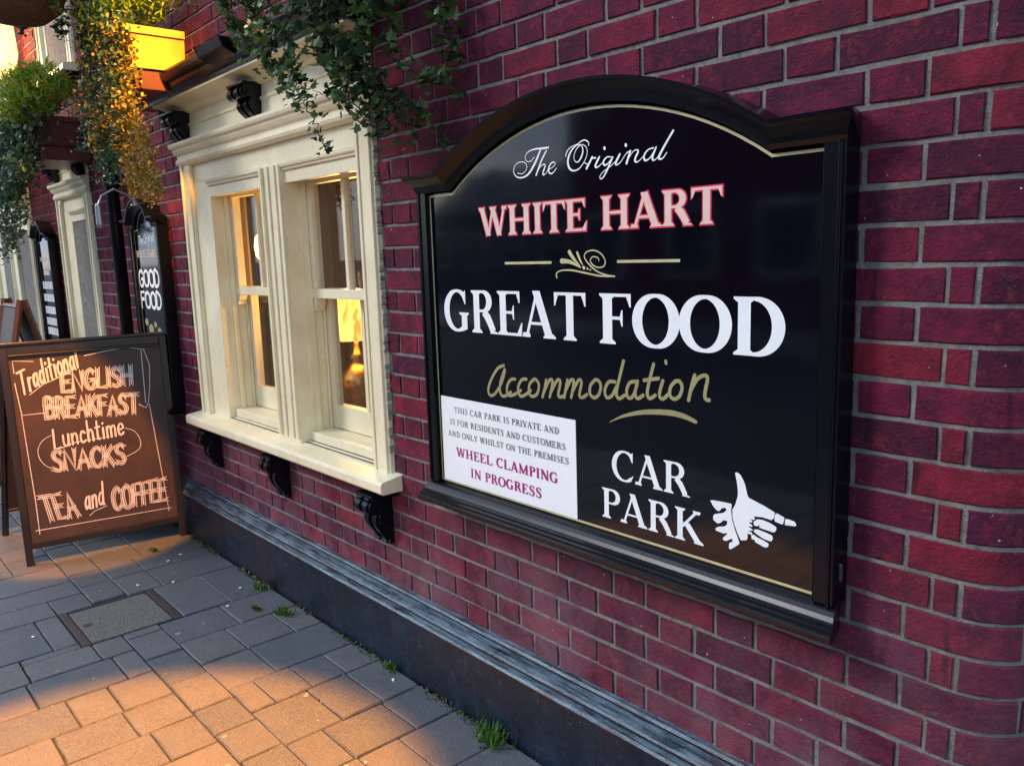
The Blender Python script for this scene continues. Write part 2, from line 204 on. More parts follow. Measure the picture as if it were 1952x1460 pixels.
# ---------------------------------------------------------------- materials
class NT:
    def __init__(s, name):
        s.m = bpy.data.materials.new(name); s.m.use_nodes = True; s.t = s.m.node_tree; s.b = s.t.nodes['Principled BSDF']
        g = s.t.nodes.new('ShaderNodeNewGeometry'); s.pos = g.outputs['Position']
    def n(s, ty, **k):
        x = s.t.nodes.new(ty)
        for a, b in k.items(): setattr(x, a, b)
        return x
    def L(s, a, b): s.t.links.new(a, b)
    def noise(s, scale, detail=4, rough=.6, stretch=None, vec=None, out='Fac'):
        x = s.n('ShaderNodeTexNoise'); x.inputs['Scale'].default_value = scale; x.inputs['Detail'].default_value = detail; x.inputs['Roughness'].default_value = rough
        v = vec or s.pos
        if stretch:
            m = s.n('ShaderNodeMapping'); m.inputs['Scale'].default_value = stretch; s.L(v, m.inputs[0]); v = m.outputs[0]
        s.L(v, x.inputs['Vector']); return x.outputs[out]
    def ramp(s, fac, stops):
        x = s.n('ShaderNodeValToRGB'); e = x.color_ramp.elements
        while len(e) < len(stops): e.new(.5)
        for i, (p, c) in enumerate(stops):
            e[i].position = p; e[i].color = (*c, 1) if len(c) == 3 else c
        s.L(fac, x.inputs[0]); return x.outputs[0]
    def mix(s, fac, a, b, mode='MIX'):
        x = s.n('ShaderNodeMixRGB', blend_type=mode)
        for i, v in enumerate((fac, a, b)):
            if hasattr(v, 'is_linked') or isinstance(v, bpy.types.NodeSocket): s.L(v, x.inputs[i])
            elif i == 0: x.inputs[0].default_value = v
            else: x.inputs[i].default_value = (*v, 1)
        return x.outputs[0]
    def math(s, op, a, b=0, clamp=False):
        x = s.n('ShaderNodeMath', operation=op); x.use_clamp = clamp
        for i, v in enumerate((a, b)):
            if isinstance(v, bpy.types.NodeSocket): s.L(v, x.inputs[i])
            else: x.inputs[i].default_value = v
        return x.outputs[0]
    def bump(s, h, strength=.3, dist=.002):
        x = s.n('ShaderNodeBump'); x.inputs['Strength'].default_value = strength; x.inputs['Distance'].default_value = dist
        s.L(h, x.inputs['Height']); s.L(x.outputs[0], s.b.inputs['Normal']); return s
    def col(s, v):
        if isinstance(v, bpy.types.NodeSocket): s.L(v, s.b.inputs['Base Color'])
        else: s.b.inputs['Base Color'].default_value = (*v, 1)
        return s
    def rough(s, v):
        if isinstance(v, bpy.types.NodeSocket): s.L(v, s.b.inputs['Roughness'])
        else: s.b.inputs['Roughness'].default_value = v
        return s
def simple(name, c1, c2=None, scale=12, rough=.5, bump=.15, dist=.001, bscale=60, metallic=0, stretch=None, coat=0, spec=.5):
    N = NT(name); c2 = c2 or tuple(x*.7 for x in c1)
    N.col(N.ramp(N.noise(scale, 5, stretch=stretch), [(.3, c2), (.65, c1)])); N.rough(rough)
    if bump: N.bump(N.noise(bscale, 4, stretch=stretch), bump, dist)
    N.b.inputs['Metallic'].default_value = metallic; N.b.inputs['Coat Weight'].default_value = coat; N.b.inputs['Specular IOR Level'].default_value = spec
    return N.m
def emit(name, c, s):
    N = NT(name); N.col(c); N.b.inputs['Emission Color'].default_value = (*c, 1); N.b.inputs['Emission Strength'].default_value = s; return N.m

def brick_mat():
    N = NT('red_brick')
    oi = N.n('ShaderNodeObjectInfo'); at = N.n('ShaderNodeAttribute', attribute_name='rnd')
    r = N.math('FRACT', N.math('ADD', oi.outputs['Random'], at.outputs['Fac']))
    r2 = N.math('FRACT', N.math('MULTIPLY', r, 7.31))
    base = N.ramp(r, [(0, (.075,.006,.028)), (.12, (.120,.008,.034)), (.34, (.180,.010,.042)), (.62, (.225,.012,.042)), (.84, (.30,.017,.034)), (.94, (.185,.014,.055)), (1, (.09,.010,.040))])
    n1 = N.noise(9, 6, .7); n2 = N.noise(38, 5, .7, stretch=(1,1,1.15)); n3 = N.noise(170, 3, .6)
    c = N.mix(N.ramp(n1, [(.36,(0,0,0)),(.62,(.75,.75,.75))]), base, (.030,.005,.020))
    c = N.mix(N.ramp(N.noise(4.2, 7, .8), [(.46,(0,0,0)),(.66,(.6,.6,.6))]), c, (.022,.006,.015))
    c = N.mix(N.ramp(N.noise(17, 7, .8), [(.54,(0,0,0)),(.70,(.65,.65,.65))]), c, (.36,.030,.035))
    c = N.mix(N.ramp(n2, [(.5,(0,0,0)),(.75,(.55,.55,.55))]), c, (.23,.028,.034))
    c = N.mix(N.ramp(n2, [(.24,(.75,.75,.75)),(.38,(0,0,0))]), c, (.03,.008,.012))
    pit = N.noise(110, 5, .8); c = N.mix(N.ramp(pit, [(.30,(.85,.85,.85)),(.40,(0,0,0))]), c, (.018,.005,.010))
    c = N.mix(N.ramp(N.noise(55, 6, .85), [(.56,(0,0,0)),(.68,(.5,.5,.5))]), c, (.27,.055,.075))
    # vertical dark drag marks on some bricks
    dr = N.noise(30, 3, .5, stretch=(1,1,.16)); c = N.mix(N.math('MULTIPLY', N.ramp(dr, [(.60,(0,0,0)),(.70,(.8,.8,.8))]), N.ramp(r2, [(.5,(0,0,0)),(.7,(1,1,1))])), c, (.035,.006,.014))
    # mortar smears and lime specks
    sm = N.noise(14, 8, .85); c = N.mix(N.ramp(sm, [(.60,(0,0,0)),(.74,(.55,.55,.55))]), c, (.24,.17,.18))
    sp = N.noise(75, 2, .5); c = N.mix(N.ramp(sp, [(.745,(0,0,0)),(.765,(.9,.9,.9))]), c, (.62,.60,.58))
    # pale salts in the lowest courses and grey weathering along the left of the wall
    sx = N.n('ShaderNodeSeparateXYZ'); N.L(N.pos, sx.inputs[0])
    low = N.n('ShaderNodeMapRange'); low.inputs[1].default_value = .95; low.inputs[2].default_value = .34; N.L(sx.outputs[2], low.inputs[0])
    sal = N.math('MULTIPLY', N.ramp(N.noise(3.2, 8, .72), [(.36,(0,0,0)),(.66,(1,1,1))]), low.outputs[0])
    c = N.mix(N.math('MULTIPLY', sal, .6), c, (.25,.15,.18))
    N.col(c); N.rough(N.ramp(n2, [(.2,(.66,.66,.66)),(.8,(.9,.9,.9))]))
    h = N.math('ADD', N.math('ADD', N.math('MULTIPLY', n2, 1.0), N.math('MULTIPLY', n3, .5)), N.math('MULTIPLY', pit, .8)); N.bump(h, 1.0, .0055); N.b.inputs['Specular IOR Level'].default_value = .25
    return N.m
def mortar_mat():
    N = NT('mortar'); n1 = N.noise(22, 7, .75); n2 = N.noise(210, 3, .7)
    c = N.ramp(n1, [(.27,(.085,.078,.070)),(.47,(.205,.195,.175)),(.75,(.35,.34,.30))])
    c = N.mix(N.ramp(N.noise(2.1, 5), [(.5,(0,0,0)),(.7,(.5,.5,.5))]), c, (.22,.17,.16))
    c = N.mix(N.ramp(n2, [(.3,(.5,.5,.5)),(.45,(0,0,0))]), c, (.07,.06,.055))
    N.col(c); N.rough(.9); N.bump(N.math('ADD', n1, n2), .9, .006); return N.m
def cream_mat():
    N = NT('cream_paint'); n1 = N.noise(5, 6, .7); n2 = N.noise(26, 5, .7, stretch=(1,1,.25))
    c = N.ramp(n1, [(.3,(.76,.66,.42)),(.6,(.87,.79,.54))])
    c = N.mix(N.ramp(n2, [(.58,(0,0,0)),(.76,(.55,.55,.55))]), c, (.54,.44,.25))
    cr_ = N.noise(95, 3, .6, stretch=(1,1,.12)); c = N.mix(N.ramp(cr_, [(.66,(0,0,0)),(.75,(.45,.45,.45))]), c, (.38,.29,.15))
    N.col(c); N.rough(N.ramp(n1, [(.2,(.28,.28,.28)),(.8,(.45,.45,.45))])); N.bump(N.math('ADD', n2, cr_), .45, .0025); return N.m
def plinth_mat():
    N = NT('worn_blue_black_paint_lit_tops'); n1 = N.noise(7, 8, .75); n2 = N.noise(34, 6, .75, stretch=(.35,1,1)); n3 = N.noise(90, 4, .7)
    c = N.ramp(n1, [(.3,(.002,.004,.008)),(.5,(.004,.011,.024)),(.75,(.013,.035,.062))])
    c = N.mix(N.ramp(n2, [(.60,(0,0,0)),(.74,(.6,.6,.6))]), c, (.07,.11,.14))
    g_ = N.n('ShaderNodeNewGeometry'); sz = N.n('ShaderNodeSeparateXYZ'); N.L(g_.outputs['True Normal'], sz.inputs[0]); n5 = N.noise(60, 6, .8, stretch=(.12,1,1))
    c = N.mix(N.math('MULTIPLY', N.ramp(sz.outputs[2], [(.25,(0,0,0)),(.6,(1,1,1))]), N.ramp(n5, [(.40,(0,0,0)),(.60,(.85,.85,.85))])), c, (.14,.215,.26))  # sky highlight on upward-facing mouldings painted into the colour as pale streaks
    c = N.mix(N.ramp(N.noise(2.6, 7, .7), [(.55,(0,0,0)),(.7,(.55,.55,.55))]), c, (.045,.018,.024))
    c = N.mix(N.ramp(N.noise(42, 6, .8, stretch=(1,1,.16)), [(.58,(0,0,0)),(.72,(.55,.55,.55))]), c, (.060,.11,.145))
    c = N.mix(N.ramp(n3, [(.69,(0,0,0)),(.75,(.8,.8,.8))]), c, (.30,.37,.40))
    N.col(c); N.rough(N.ramp(n2, [(.3,(.20,.20,.20)),(.8,(.5,.5,.5))])); N.bump(N.math('ADD', n1, n3), .6, .004); return N.m
def paver_mat():
    N = NT('concrete_paver'); oi = N.n('ShaderNodeObjectInfo'); at = N.n('ShaderNodeAttribute', attribute_name='rnd')
    r = N.math('FRACT', N.math('ADD', oi.outputs['Random'], at.outputs['Fac'])); n1 = N.noise(8, 7, .7); n2 = N.noise(240, 3, .7); n3 = N.noise(60, 4, .6)
    c = N.ramp(r, [(0,(.055,.070,.085)),(.35,(.075,.088,.100)),(.7,(.095,.100,.105)),(1,(.062,.078,.098))])
    c = N.mix(.6, c, N.ramp(n1, [(.3,(.45,.45,.45)),(.7,(.72,.72,.72))]), 'OVERLAY')
    c = N.mix(N.ramp(n2, [(.53,(0,0,0)),(.68,(.6,.6,.6))]), c, (.21,.20,.19)); c = N.mix(N.ramp(n2, [(.32,(.7,.7,.7)),(.44,(0,0,0))]), c, (.022,.025,.03))
    c = N.mix(N.ramp(N.noise(26, 5, .8), [(.60,(0,0,0)),(.70,(.55,.55,.55))]), c, (.035,.040,.042)); c = N.mix(N.ramp(N.noise(19, 2, .4), [(.735,(0,0,0)),(.75,(.6,.6,.6))]), c, (.30,.30,.29))
    c = N.mix(N.ramp(N.noise(1.6, 8, .75), [(.55,(0,0,0)),(.72,(.4,.4,.4))]), c, (.055,.065,.040))
    N.col(c); N.rough(N.ramp(n3, [(.3,(.5,.5,.5)),(.7,(.8,.8,.8))])); N.bump(N.math('ADD', n2, n3), .5, .0022); return N.m
def leaf_mat(name, a, b, trans=.35):
    N = NT(name); oi = N.n('ShaderNodeObjectInfo'); at = N.n('ShaderNodeAttribute', attribute_name='rnd')
    r = N.math('FRACT', N.math('ADD', oi.outputs['Random'], at.outputs['Fac'])); N.col(N.ramp(r, [(.1, a), (.9, b)])); N.rough(.42)
    N.b.inputs['Subsurface Weight'].default_value = 0
    tr = N.n('ShaderNodeBsdfTranslucent'); N.L(N.ramp(r, [(.1, a), (.9, b)]), tr.inputs[0])
    ms = N.n('ShaderNodeMixShader'); ms.inputs[0].default_value = trans
    N.L(N.b.outputs[0], ms.inputs[1]); N.L(tr.outputs[0], ms.inputs[2]); N.L(ms.outputs[0], N.t.nodes['Material Output'].inputs[0]); return N.m
def glass_mat():
    N = NT('window_glass'); g = N.n('ShaderNodeBsdfGlossy'); g.inputs['Roughness'].default_value = .015; g.inputs['Color'].default_value = (.9,.95,1,1)
    t = N.n('ShaderNodeBsdfTransparent'); t.inputs[0].default_value = (.93,.95,.94,1); f = N.n('ShaderNodeLayerWeight'); f.inputs[0].default_value = .5
    w = N.noise(2.2, 2); b = N.n('ShaderNodeBump'); b.inputs['Strength'].default_value = .12; b.inputs['Distance'].default_value = .02; N.L(w, b.inputs['Height']); N.L(b.outputs[0], g.inputs['Normal'])
    ms = N.n('ShaderNodeMixShader'); N.L(N.math('ADD', N.math('MULTIPLY', N.math('POWER', f.outputs[1], 4), .5), .03), ms.inputs[0]); N.L(t.outputs[0], ms.inputs[1]); N.L(g.outputs[0], ms.inputs[2]); N.L(ms.outputs[0], N.t.nodes['Material Output'].inputs[0]); return N.m
def panel_mat(name='sign_black_gloss', c=(.0016,.0020,.0045)):
    N = NT(name); N.col(N.ramp(N.noise(4, 6), [(.3, c), (.7, tuple(x*1.6 for x in c))])); N.rough(N.ramp(N.noise(6, 6, .7), [(.3,(.045,.045,.045)),(.75,(.10,.10,.10))]))
    w = N.noise(3.0, 2); N.bump(w, .10, .012); N.b.inputs['Specular IOR Level'].default_value = .5; return N.m

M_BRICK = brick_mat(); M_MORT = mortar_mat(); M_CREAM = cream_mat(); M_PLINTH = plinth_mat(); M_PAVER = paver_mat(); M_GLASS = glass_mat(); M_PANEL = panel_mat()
M_BLACK = simple('black_gloss_paint', (.004,.005,.008), (.002,.0025,.005), 8, .24, .12, .001, 25, spec=.26)
M_GOLD = simple('cream_gold_paint', (.62,.56,.30), (.48,.42,.22), 30, .4, 0)
M_WHITE = simple('white_lettering', (.90,.92,.90), (.84,.87,.87), 30, .35, 0)
M_PINKW = simple('cream_lettering', (.86,.62,.50), (.76,.50,.42), 30, .35, 0)
M_RED = simple('red_lettering_edge', (.75,.02,.09), (.6,.015,.07), 30, .35, 0)
M_OLIVE = simple('dull_gold_lettering', (.36,.32,.15), (.30,.26,.12), 30, .4, 0)
M_GREYINK = simple('grey_ink', (.12,.16,.13), (.06,.09,.08), 60, .5, 0)
M_MAG = simple('magenta_ink', (.42,.015,.20), (.33,.01,.14), 60, .5, 0)
M_CARD = simple('white_card', (.90,.92,.91), (.86,.89,.88), 6, .35, .05)
M_CHALKB = simple('chalkboard_slate', (.060,.034,.028), (.030,.020,.018), 5, .55, .25, .001, 90)
M_CHALK = simple('chalk', (.80,.80,.86), (.34,.33,.36), 230, .9, 0)
M_BWOOD = simple('black_stained_wood', (.022,.015,.013), (.010,.008,.008), 14, .32, .3, .001, 50, stretch=(1,1,.2))
M_RWOOD = simple('brown_board_wood', (.16,.055,.03), (.09,.03,.018), 18, .45, .3, .001, 60, stretch=(1,1,.2))
M_TERRA = simple('glazed_planter', (.55,.32,.07), (.40,.17,.04), 9, .35, .3, .002, 25, stretch=(1,1,.5))
M_DRED = simple('dark_red_planter', (.12,.028,.024), (.08,.02,.02), 9, .4, .3, .002, 25)
M_SOIL = simple('soil', (.03,.02,.013), (.015,.01,.008), 40, .95, .8, .004)
M_COIR = simple('coir_liner', (.17,.075,.03), (.08,.035,.018), 40, .95, .9, .006, 70, stretch=(1,1,3))
M_BRASS = simple('brass', (.75,.48,.16), (.55,.33,.10), 12, .28, .1, metallic=1)
M_STEEL = simple('galvanised_metal', (.45,.46,.48), (.3,.31,.33), 15, .4, .1, metallic=.9)
M_LIFE = simple('plant_stem', (.07,.06,.02), (.05,.035,.015), 30, .7, 0)
M_IVY = leaf_mat('ivy_leaf', (.010,.034,.014), (.085,.17,.045)); M_DEEP = leaf_mat('dark_foliage', (.022,.062,.040), (.075,.14,.075))
M_FERN = leaf_mat('bright_foliage', (.10,.20,.012), (.32,.38,.03)); M_AMBER = leaf_mat('amber_foliage', (.10,.11,.015), (.46,.25,.03)); M_GRASS = leaf_mat('weed_green', (.035,.11,.008), (.09,.20,.018))
M_MOSS = leaf_mat('moss', (.045,.085,.012), (.09,.10,.02), .1)
M_JOINT = simple('joint_sand', (.035,.038,.022), (.018,.02,.012), 30, .95, .8, .004)
M_INFILL = simple('gritty_concrete', (.17,.17,.145), (.045,.047,.045), 120, .9, .9, .003, 240)
M_FRAMEM = simple('rusty_steel_frame', (.045,.040,.044), (.022,.020,.024), 30, .5, .4)
M_LINER = simple('interior_ochre', (.50,.27,.09), (.40,.20,.06), 3, .8, 0); M_CURT = simple('curtain', (.34,.22,.10), (.22,.13,.05), 14, .9, .5, .004, 30, stretch=(1,1,.05))
M_DARKW = simple('dark_interior_wood', (.07,.035,.02), (.04,.02,.012), 8, .4, .1)
M_SHADE = emit('lit_lampshade', (1, .50, .07), 1.3)
N_ = NT('lit_lampshade_pleated'); N_.col((.8,.5,.15)); N_.b.inputs['Emission Color'].default_value = (1,.48,.08,1); N_.L(N_.ramp(N_.noise(9, 3, .6, stretch=(3,3,.5)), [(.35,(.45,.45,.45)),(.65,(2.2,2.2,2.2))]), N_.b.inputs['Emission Strength']); M_SHADE = N_.m
M_BULB = emit('lit_bulb', (1, .60, .14), 4)
M_ROAD = simple('asphalt', (.055,.055,.06), (.04,.04,.045), 60, .9, .6, .004, 130); M_GROUND = simple('far_ground', (.10,.10,.10), (.07,.07,.07), .4, .9, 0)
M_SEAL = simple('old_sealant', (.50,.47,.38), (.20,.18,.15), 40, .8, .5)
M_GLOSS = simple('fresh_black_gloss', (.004,.005,.008), (.002,.0025,.005), 8, .26, .04, .001, 12, spec=.45)
M_KERB = simple('kerb_stone', (.27,.27,.26), (.2,.2,.2), 20, .85, .4); M_RENDER = simple('pale_render', (.50,.52,.55), (.40,.42,.45), 2, .8, .1); M_SLATE = simple('slate', (.07,.075,.09), (.045,.05,.06), 5, .6, .2)
M_DGLASS = simple('dark_window_glass', (.02,.025,.03), (.015,.02,.025), 3, .06, 0); M_GREEN = simple('green_cloth', (.03,.40,.16), (.02,.28,.11), 4, .7, .1); M_TEAK = simple('white_joinery', (.75,.75,.72), (.65,.66,.63), 5, .4, .1)

# ---------------------------------------------------------------- flat printing on a surface
def crom(pts, ws, k=4):
    if len(pts) < 3: return pts, ws
    o = []; w = []
    for i in range(len(pts)-1):
        p0, p1, p2, p3 = pts[max(i-1,0)], pts[i], pts[i+1], pts[min(i+2,len(pts)-1)]
        for j in range(k):
            t = j/k
            o.append(tuple(.5*((2*p1[a])+(-p0[a]+p2[a])*t+(2*p0[a]-5*p1[a]+4*p2[a]-p3[a])*t*t+(-p0[a]+3*p1[a]-3*p2[a]+p3[a])*t**3) for a in (0,1)))
            w.append(ws[i]+(ws[i+1]-ws[i])*t)
    return o+[tuple(pts[-1])], w+[ws[-1]]
class Ink:
    """flat shapes on a plane: to3(u, v, lift) gives the point"""
    def __init__(s, to3, lift0=.0006): s.to3 = to3; s.mb = MB(); s.l = lift0
    def poly(s, p):
        t = tessellate_polygon([[Vector((a,b,0)) for a,b in p]]); s.l += 6e-6
        s.mb.add([s.to3(a,b,s.l) for a,b in p], [tuple(q) for q in t])
    def stroke(s, pts, ws, smooth=True, rnd=True, k=4):
        pts = [tuple(p) for p in pts]; ws = list(ws)
        if smooth: pts, ws = crom(pts, ws, k)
        n = len(pts); L = []; Rr = []
        for i in range(n):
            a = Vector(pts[max(i-1,0)]); b = Vector(pts[min(i+1,n-1)]); d = b-a
            d = d.normalized() if d.length > 0 else Vector((1,0)); q = Vector((-d.y, d.x))*ws[i]/2; c = Vector(pts[i])
            s.l += 2.5e-6; L.append(s.to3(*(c+q), s.l)); Rr.append(s.to3(*(c-q), s.l))
        s.mb.add(L+Rr, [(i, i+1, n+i+1, n+i) for i in range(n-1)])
        if rnd:
            for c, w in ((pts[0], ws[0]), (pts[-1], ws[-1])):
                s.l += 4e-6; s.mb.add([s.to3(c[0]+w/2*math.cos(a*math.pi/5), c[1]+w/2*math.sin(a*math.pi/5), s.l) for a in range(10)], [tuple(range(10))])
    def build(s, name, m, parent=None, **k): return s.mb.build(name, m, parent, **k)

def serif_glyph(ch, S, t):
    P = []; K = []                                   # polygons, strokes
    hs = S/2
    def ser(x, y, top, h=None):
        h = h or S*.5+.085; s_ = .036; b_ = .10
        if top: P.append([(x-h,1),(x+h,1),(x+h,1-s_),(x+hs,1-b_),(x-hs,1-b_),(x-h,1-s_)])
        else: P.append([(x-h,0),(x+h,0),(x+h,s_),(x+hs,b_),(x-hs,b_),(x-h,s_)])
    def stem(x, w=None, a=0, b=1, t1=True, t0=True):
        w = w or S; P.append([(x-w/2,a),(x+w/2,a),(x+w/2,b),(x-w/2,b)])
        if t1: ser(x, 1, True)
        if t0: ser(x, 0, False)
    def arc(cx, cy, rx, ry, a0, a1, wt, ws, n=16):
        pts = []; w = []
        for i in range(n+1):
            a = R(a0+(a1-a0)*i/n); pts.append((cx+rx*math.cos(a), cy+ry*math.sin(a))); w.append(wt+(ws-wt)*abs(math.cos(a))**1.3)
        K.append((pts, w))
    def line(a, b, w, w2=None): K.append(([a, b], [w, w2 or w]))
    def bar(x0, x1, y, w=None): w = w or t; P.append([(x0,y-w/2),(x1,y-w/2),(x1,y+w/2),(x0,y+w/2)])
    if ch == 'I': stem(.25); wd = .5
    elif ch == 'H': stem(.25); stem(.90); bar(.25, .90, .5); wd = 1.15
    elif ch == 'T': stem(.46, t1=False); bar(0.0, .92, 1-t/2); P.append([(0,1),(0,.72),(.03,.72),(.12,1-t),(.12,1)]); P.append([(.92,1),(.92,.72),(.89,.72),(.80,1-t),(.80,1)]); wd = .92
    elif ch in 'EFL':
        stem(.22, t1=(ch == 'L' or True)); wd = .88 if ch != 'F' else .84
        if ch != 'L': bar(.22, .80, 1-t/2); P.append([(.80,1),(.80,.74),(.77,.74),(.69,1-t),(.69,1)]); bar(.22, .56, .52); P.append([(.60,.68),(.60,.36),(.57,.36),(.52,.52),(.57,.68)])
        if ch != 'F': bar(.22, .84, t/2); P.append([(.87,.30),(.84,0),(.70,0),(.70,t),(.84,.30)])
    elif ch == 'A': line((.13,0),(.49,1.0), t*1.25); line((.46,1.02),(.86,0), S*1.04); bar(.24,.72,.31); ser(.12,0,False,.13); ser(.86,0,False); wd = 1.02
    elif ch == 'W':
        line((.14,1),(.45,0), S*.95); line((.45,0),(.70,1), t*1.3); line((.68,1),(.99,0), S*.95); line((.99,0),(1.25,1), t*1.3); ser(.14,1,True,.15); ser(.70,1,True,.16); ser(1.25,1,True,.11); wd = 1.38
    elif ch == 'V': line((.13,1),(.50,0), S); line((.50,0),(.86,1), t*1.3); ser(.13,1,True,.15); ser(.86,1,True,.11); wd = .98
    elif ch == 'Y': line((.12,1),(.47,.45), S); line((.47,.45),(.82,1), t*1.3); stem(.47, a=0, b=.5, t1=False); ser(.12,1,True,.14); ser(.83,1,True,.10); wd = .94
    elif ch in 'RPBD':
        stem(.24)
        if ch == 'D': arc(.42,.5,.44,.5-t/2,-90,90,t,S); bar(.24,.43,1-t/2); bar(.24,.43,t/2); wd = .99
        else:
            arc(.46,.745,.25,.255-t/2,-90,90,t,S*.95); bar(.24,.47,1-t/2); bar(.24,.47,.49+t/2); wd = .82
            if ch == 'R': K.append(([(.50,.50),(.66,.36),(.84,.05)], [S*.8,S,S*.9])); P.append([(.76,.10),(.72,0),(1.0,0),(1.0,.035),(.90,.06)]); wd = .98
            if ch == 'B': arc(.48,.255,.29,.255-t/2,-90,90,t,S); bar(.24,.49,t/2); wd = .88
    elif ch == 'O': arc(.53,.5,.42,.5-t*.35,90,458,t,S*1.02,30); wd = 1.06
    elif ch in 'CG':
        arc(.53,.5,.42,.5-t*.35,52,308,t,S*1.02,24); P.append([(.80,.95),(.86,1.0),(.86,.66),(.83,.66),(.70,.90)]); wd = .96
        if ch == 'C': P.append([(.70,.10),(.86,.24),(.88,.22),(.80,.08)])
        else: P.append([(.80-hs,.0),(.80+hs,.06),(.80+hs,.42),(.80-hs,.42)]); P.append([(.80-hs-.09,.46),(.80+hs+.07,.46),(.80+hs+.07,.425),(.80+hs,.38),(.80-hs,.38),(.80-hs-.09,.425)]); bar(.6,.8,.05); wd = 1.04
    elif ch == 'K': stem(.23); line((.30,.42),(.80,.98), t*1.3); line((.44,.58),(.88,.02), S); ser(.80,1,True,.13); ser(.88,0,False,.16); wd = 1.02
    elif ch == 'S': K.append(([(.66,.76),(.56,.94),(.38,.975),(.20,.90),(.16,.74),(.28,.60),(.48,.48),(.64,.34),(.64,.16),(.48,.03),(.28,.025),(.12,.14)], [t,t,t,S*.5,S*.8,S*.95,S,S*.95,S*.7,t,t,t])); P.append([(.62,.98),(.70,1),(.70,.68),(.67,.68)]); P.append([(.08,0),(.08,.32),(.11,.32),(.17,.03)]); wd = .80
    elif ch == 'N': stem(.20,t*1.3,t1=False,t0=False); stem(.88,t*1.3,t1=False,t0=False); line((.17,1),(.88,0), S); ser(.20,0,False,.12); ser(.88,1,True,.12); ser(.16,1,True,.12); wd = 1.06
    elif ch == 'M': stem(.18,t*1.3,t1=False,t0=False); stem(1.06,S,t1=False); line((.18,1),(.60,.05), S*.9); line((.60,.05),(1.04,1), t*1.3); ser(.18,0,False,.12); ser(.18,1,True,.14); ser(1.06,1,True,.14); wd = 1.28
    elif ch == 'U': stem(.23,a=.28,t0=False); stem(.84,t*1.3,a=.28,t1=False,t0=False); ser(.84,1,True,.12); arc(.535,.30,.305,.30-t/2,180,360,t,S*.7); wd = 1.04
    else: wd = .5
    return wd, P, K
def serif_text(ink, txt, x0, x1, z, h, S=.20, t=.062, grow=0, gap=.0):
    gl = [serif_glyph(c, S, t) if c != ' ' else (.42, [], []) for c in txt]
    tot = sum(g[0]+gap for g in gl)-gap; sx = (x1-x0)/tot; x = x0
    for wd, P, K in gl:
        for p in P:
            q = [(x+a*sx, z+b*h) for a,b in p]
            if grow:
                cx = sum(a for a,b in q)/len(q); cz = sum(b for a,b in q)/len(q); q = [(a+grow*(1 if a > cx else -1), b+grow*(1 if b > cz else -1)) for a,b in q]
            ink.poly(q)
        for pts, w in K:
            pp = [(x+a*sx, z+b*h) for a,b in pts]; n = len(pp); ww = []
            for i in range(n):
                d = Vector(pts[min(i+1,n-1)])-Vector(pts[max(i-1,0)]); L = d.length or 1; hz = abs(d.y)/L   # widths follow the local direction
                ww.append(w[i]*(sx*hz+h*(1-hz))+2*grow)
            if n == 2 and not grow:
                hw = ww[0]/2/max(.35, abs((pp[1][1]-pp[0][1]))/((Vector(pp[1])-Vector(pp[0])).length or 1)) if abs(pp[1][1]-pp[0][1]) > 1e-6 else 0
                if hw: ink.poly([(pp[0][0]-hw,pp[0][1]),(pp[1][0]-hw,pp[1][1]),(pp[1][0]+hw,pp[1][1]),(pp[0][0]+hw,pp[0][1])]); continue
            ink.stroke(pp, ww, smooth=n > 2, rnd=False, k=2)
        x += (wd+gap)*sx

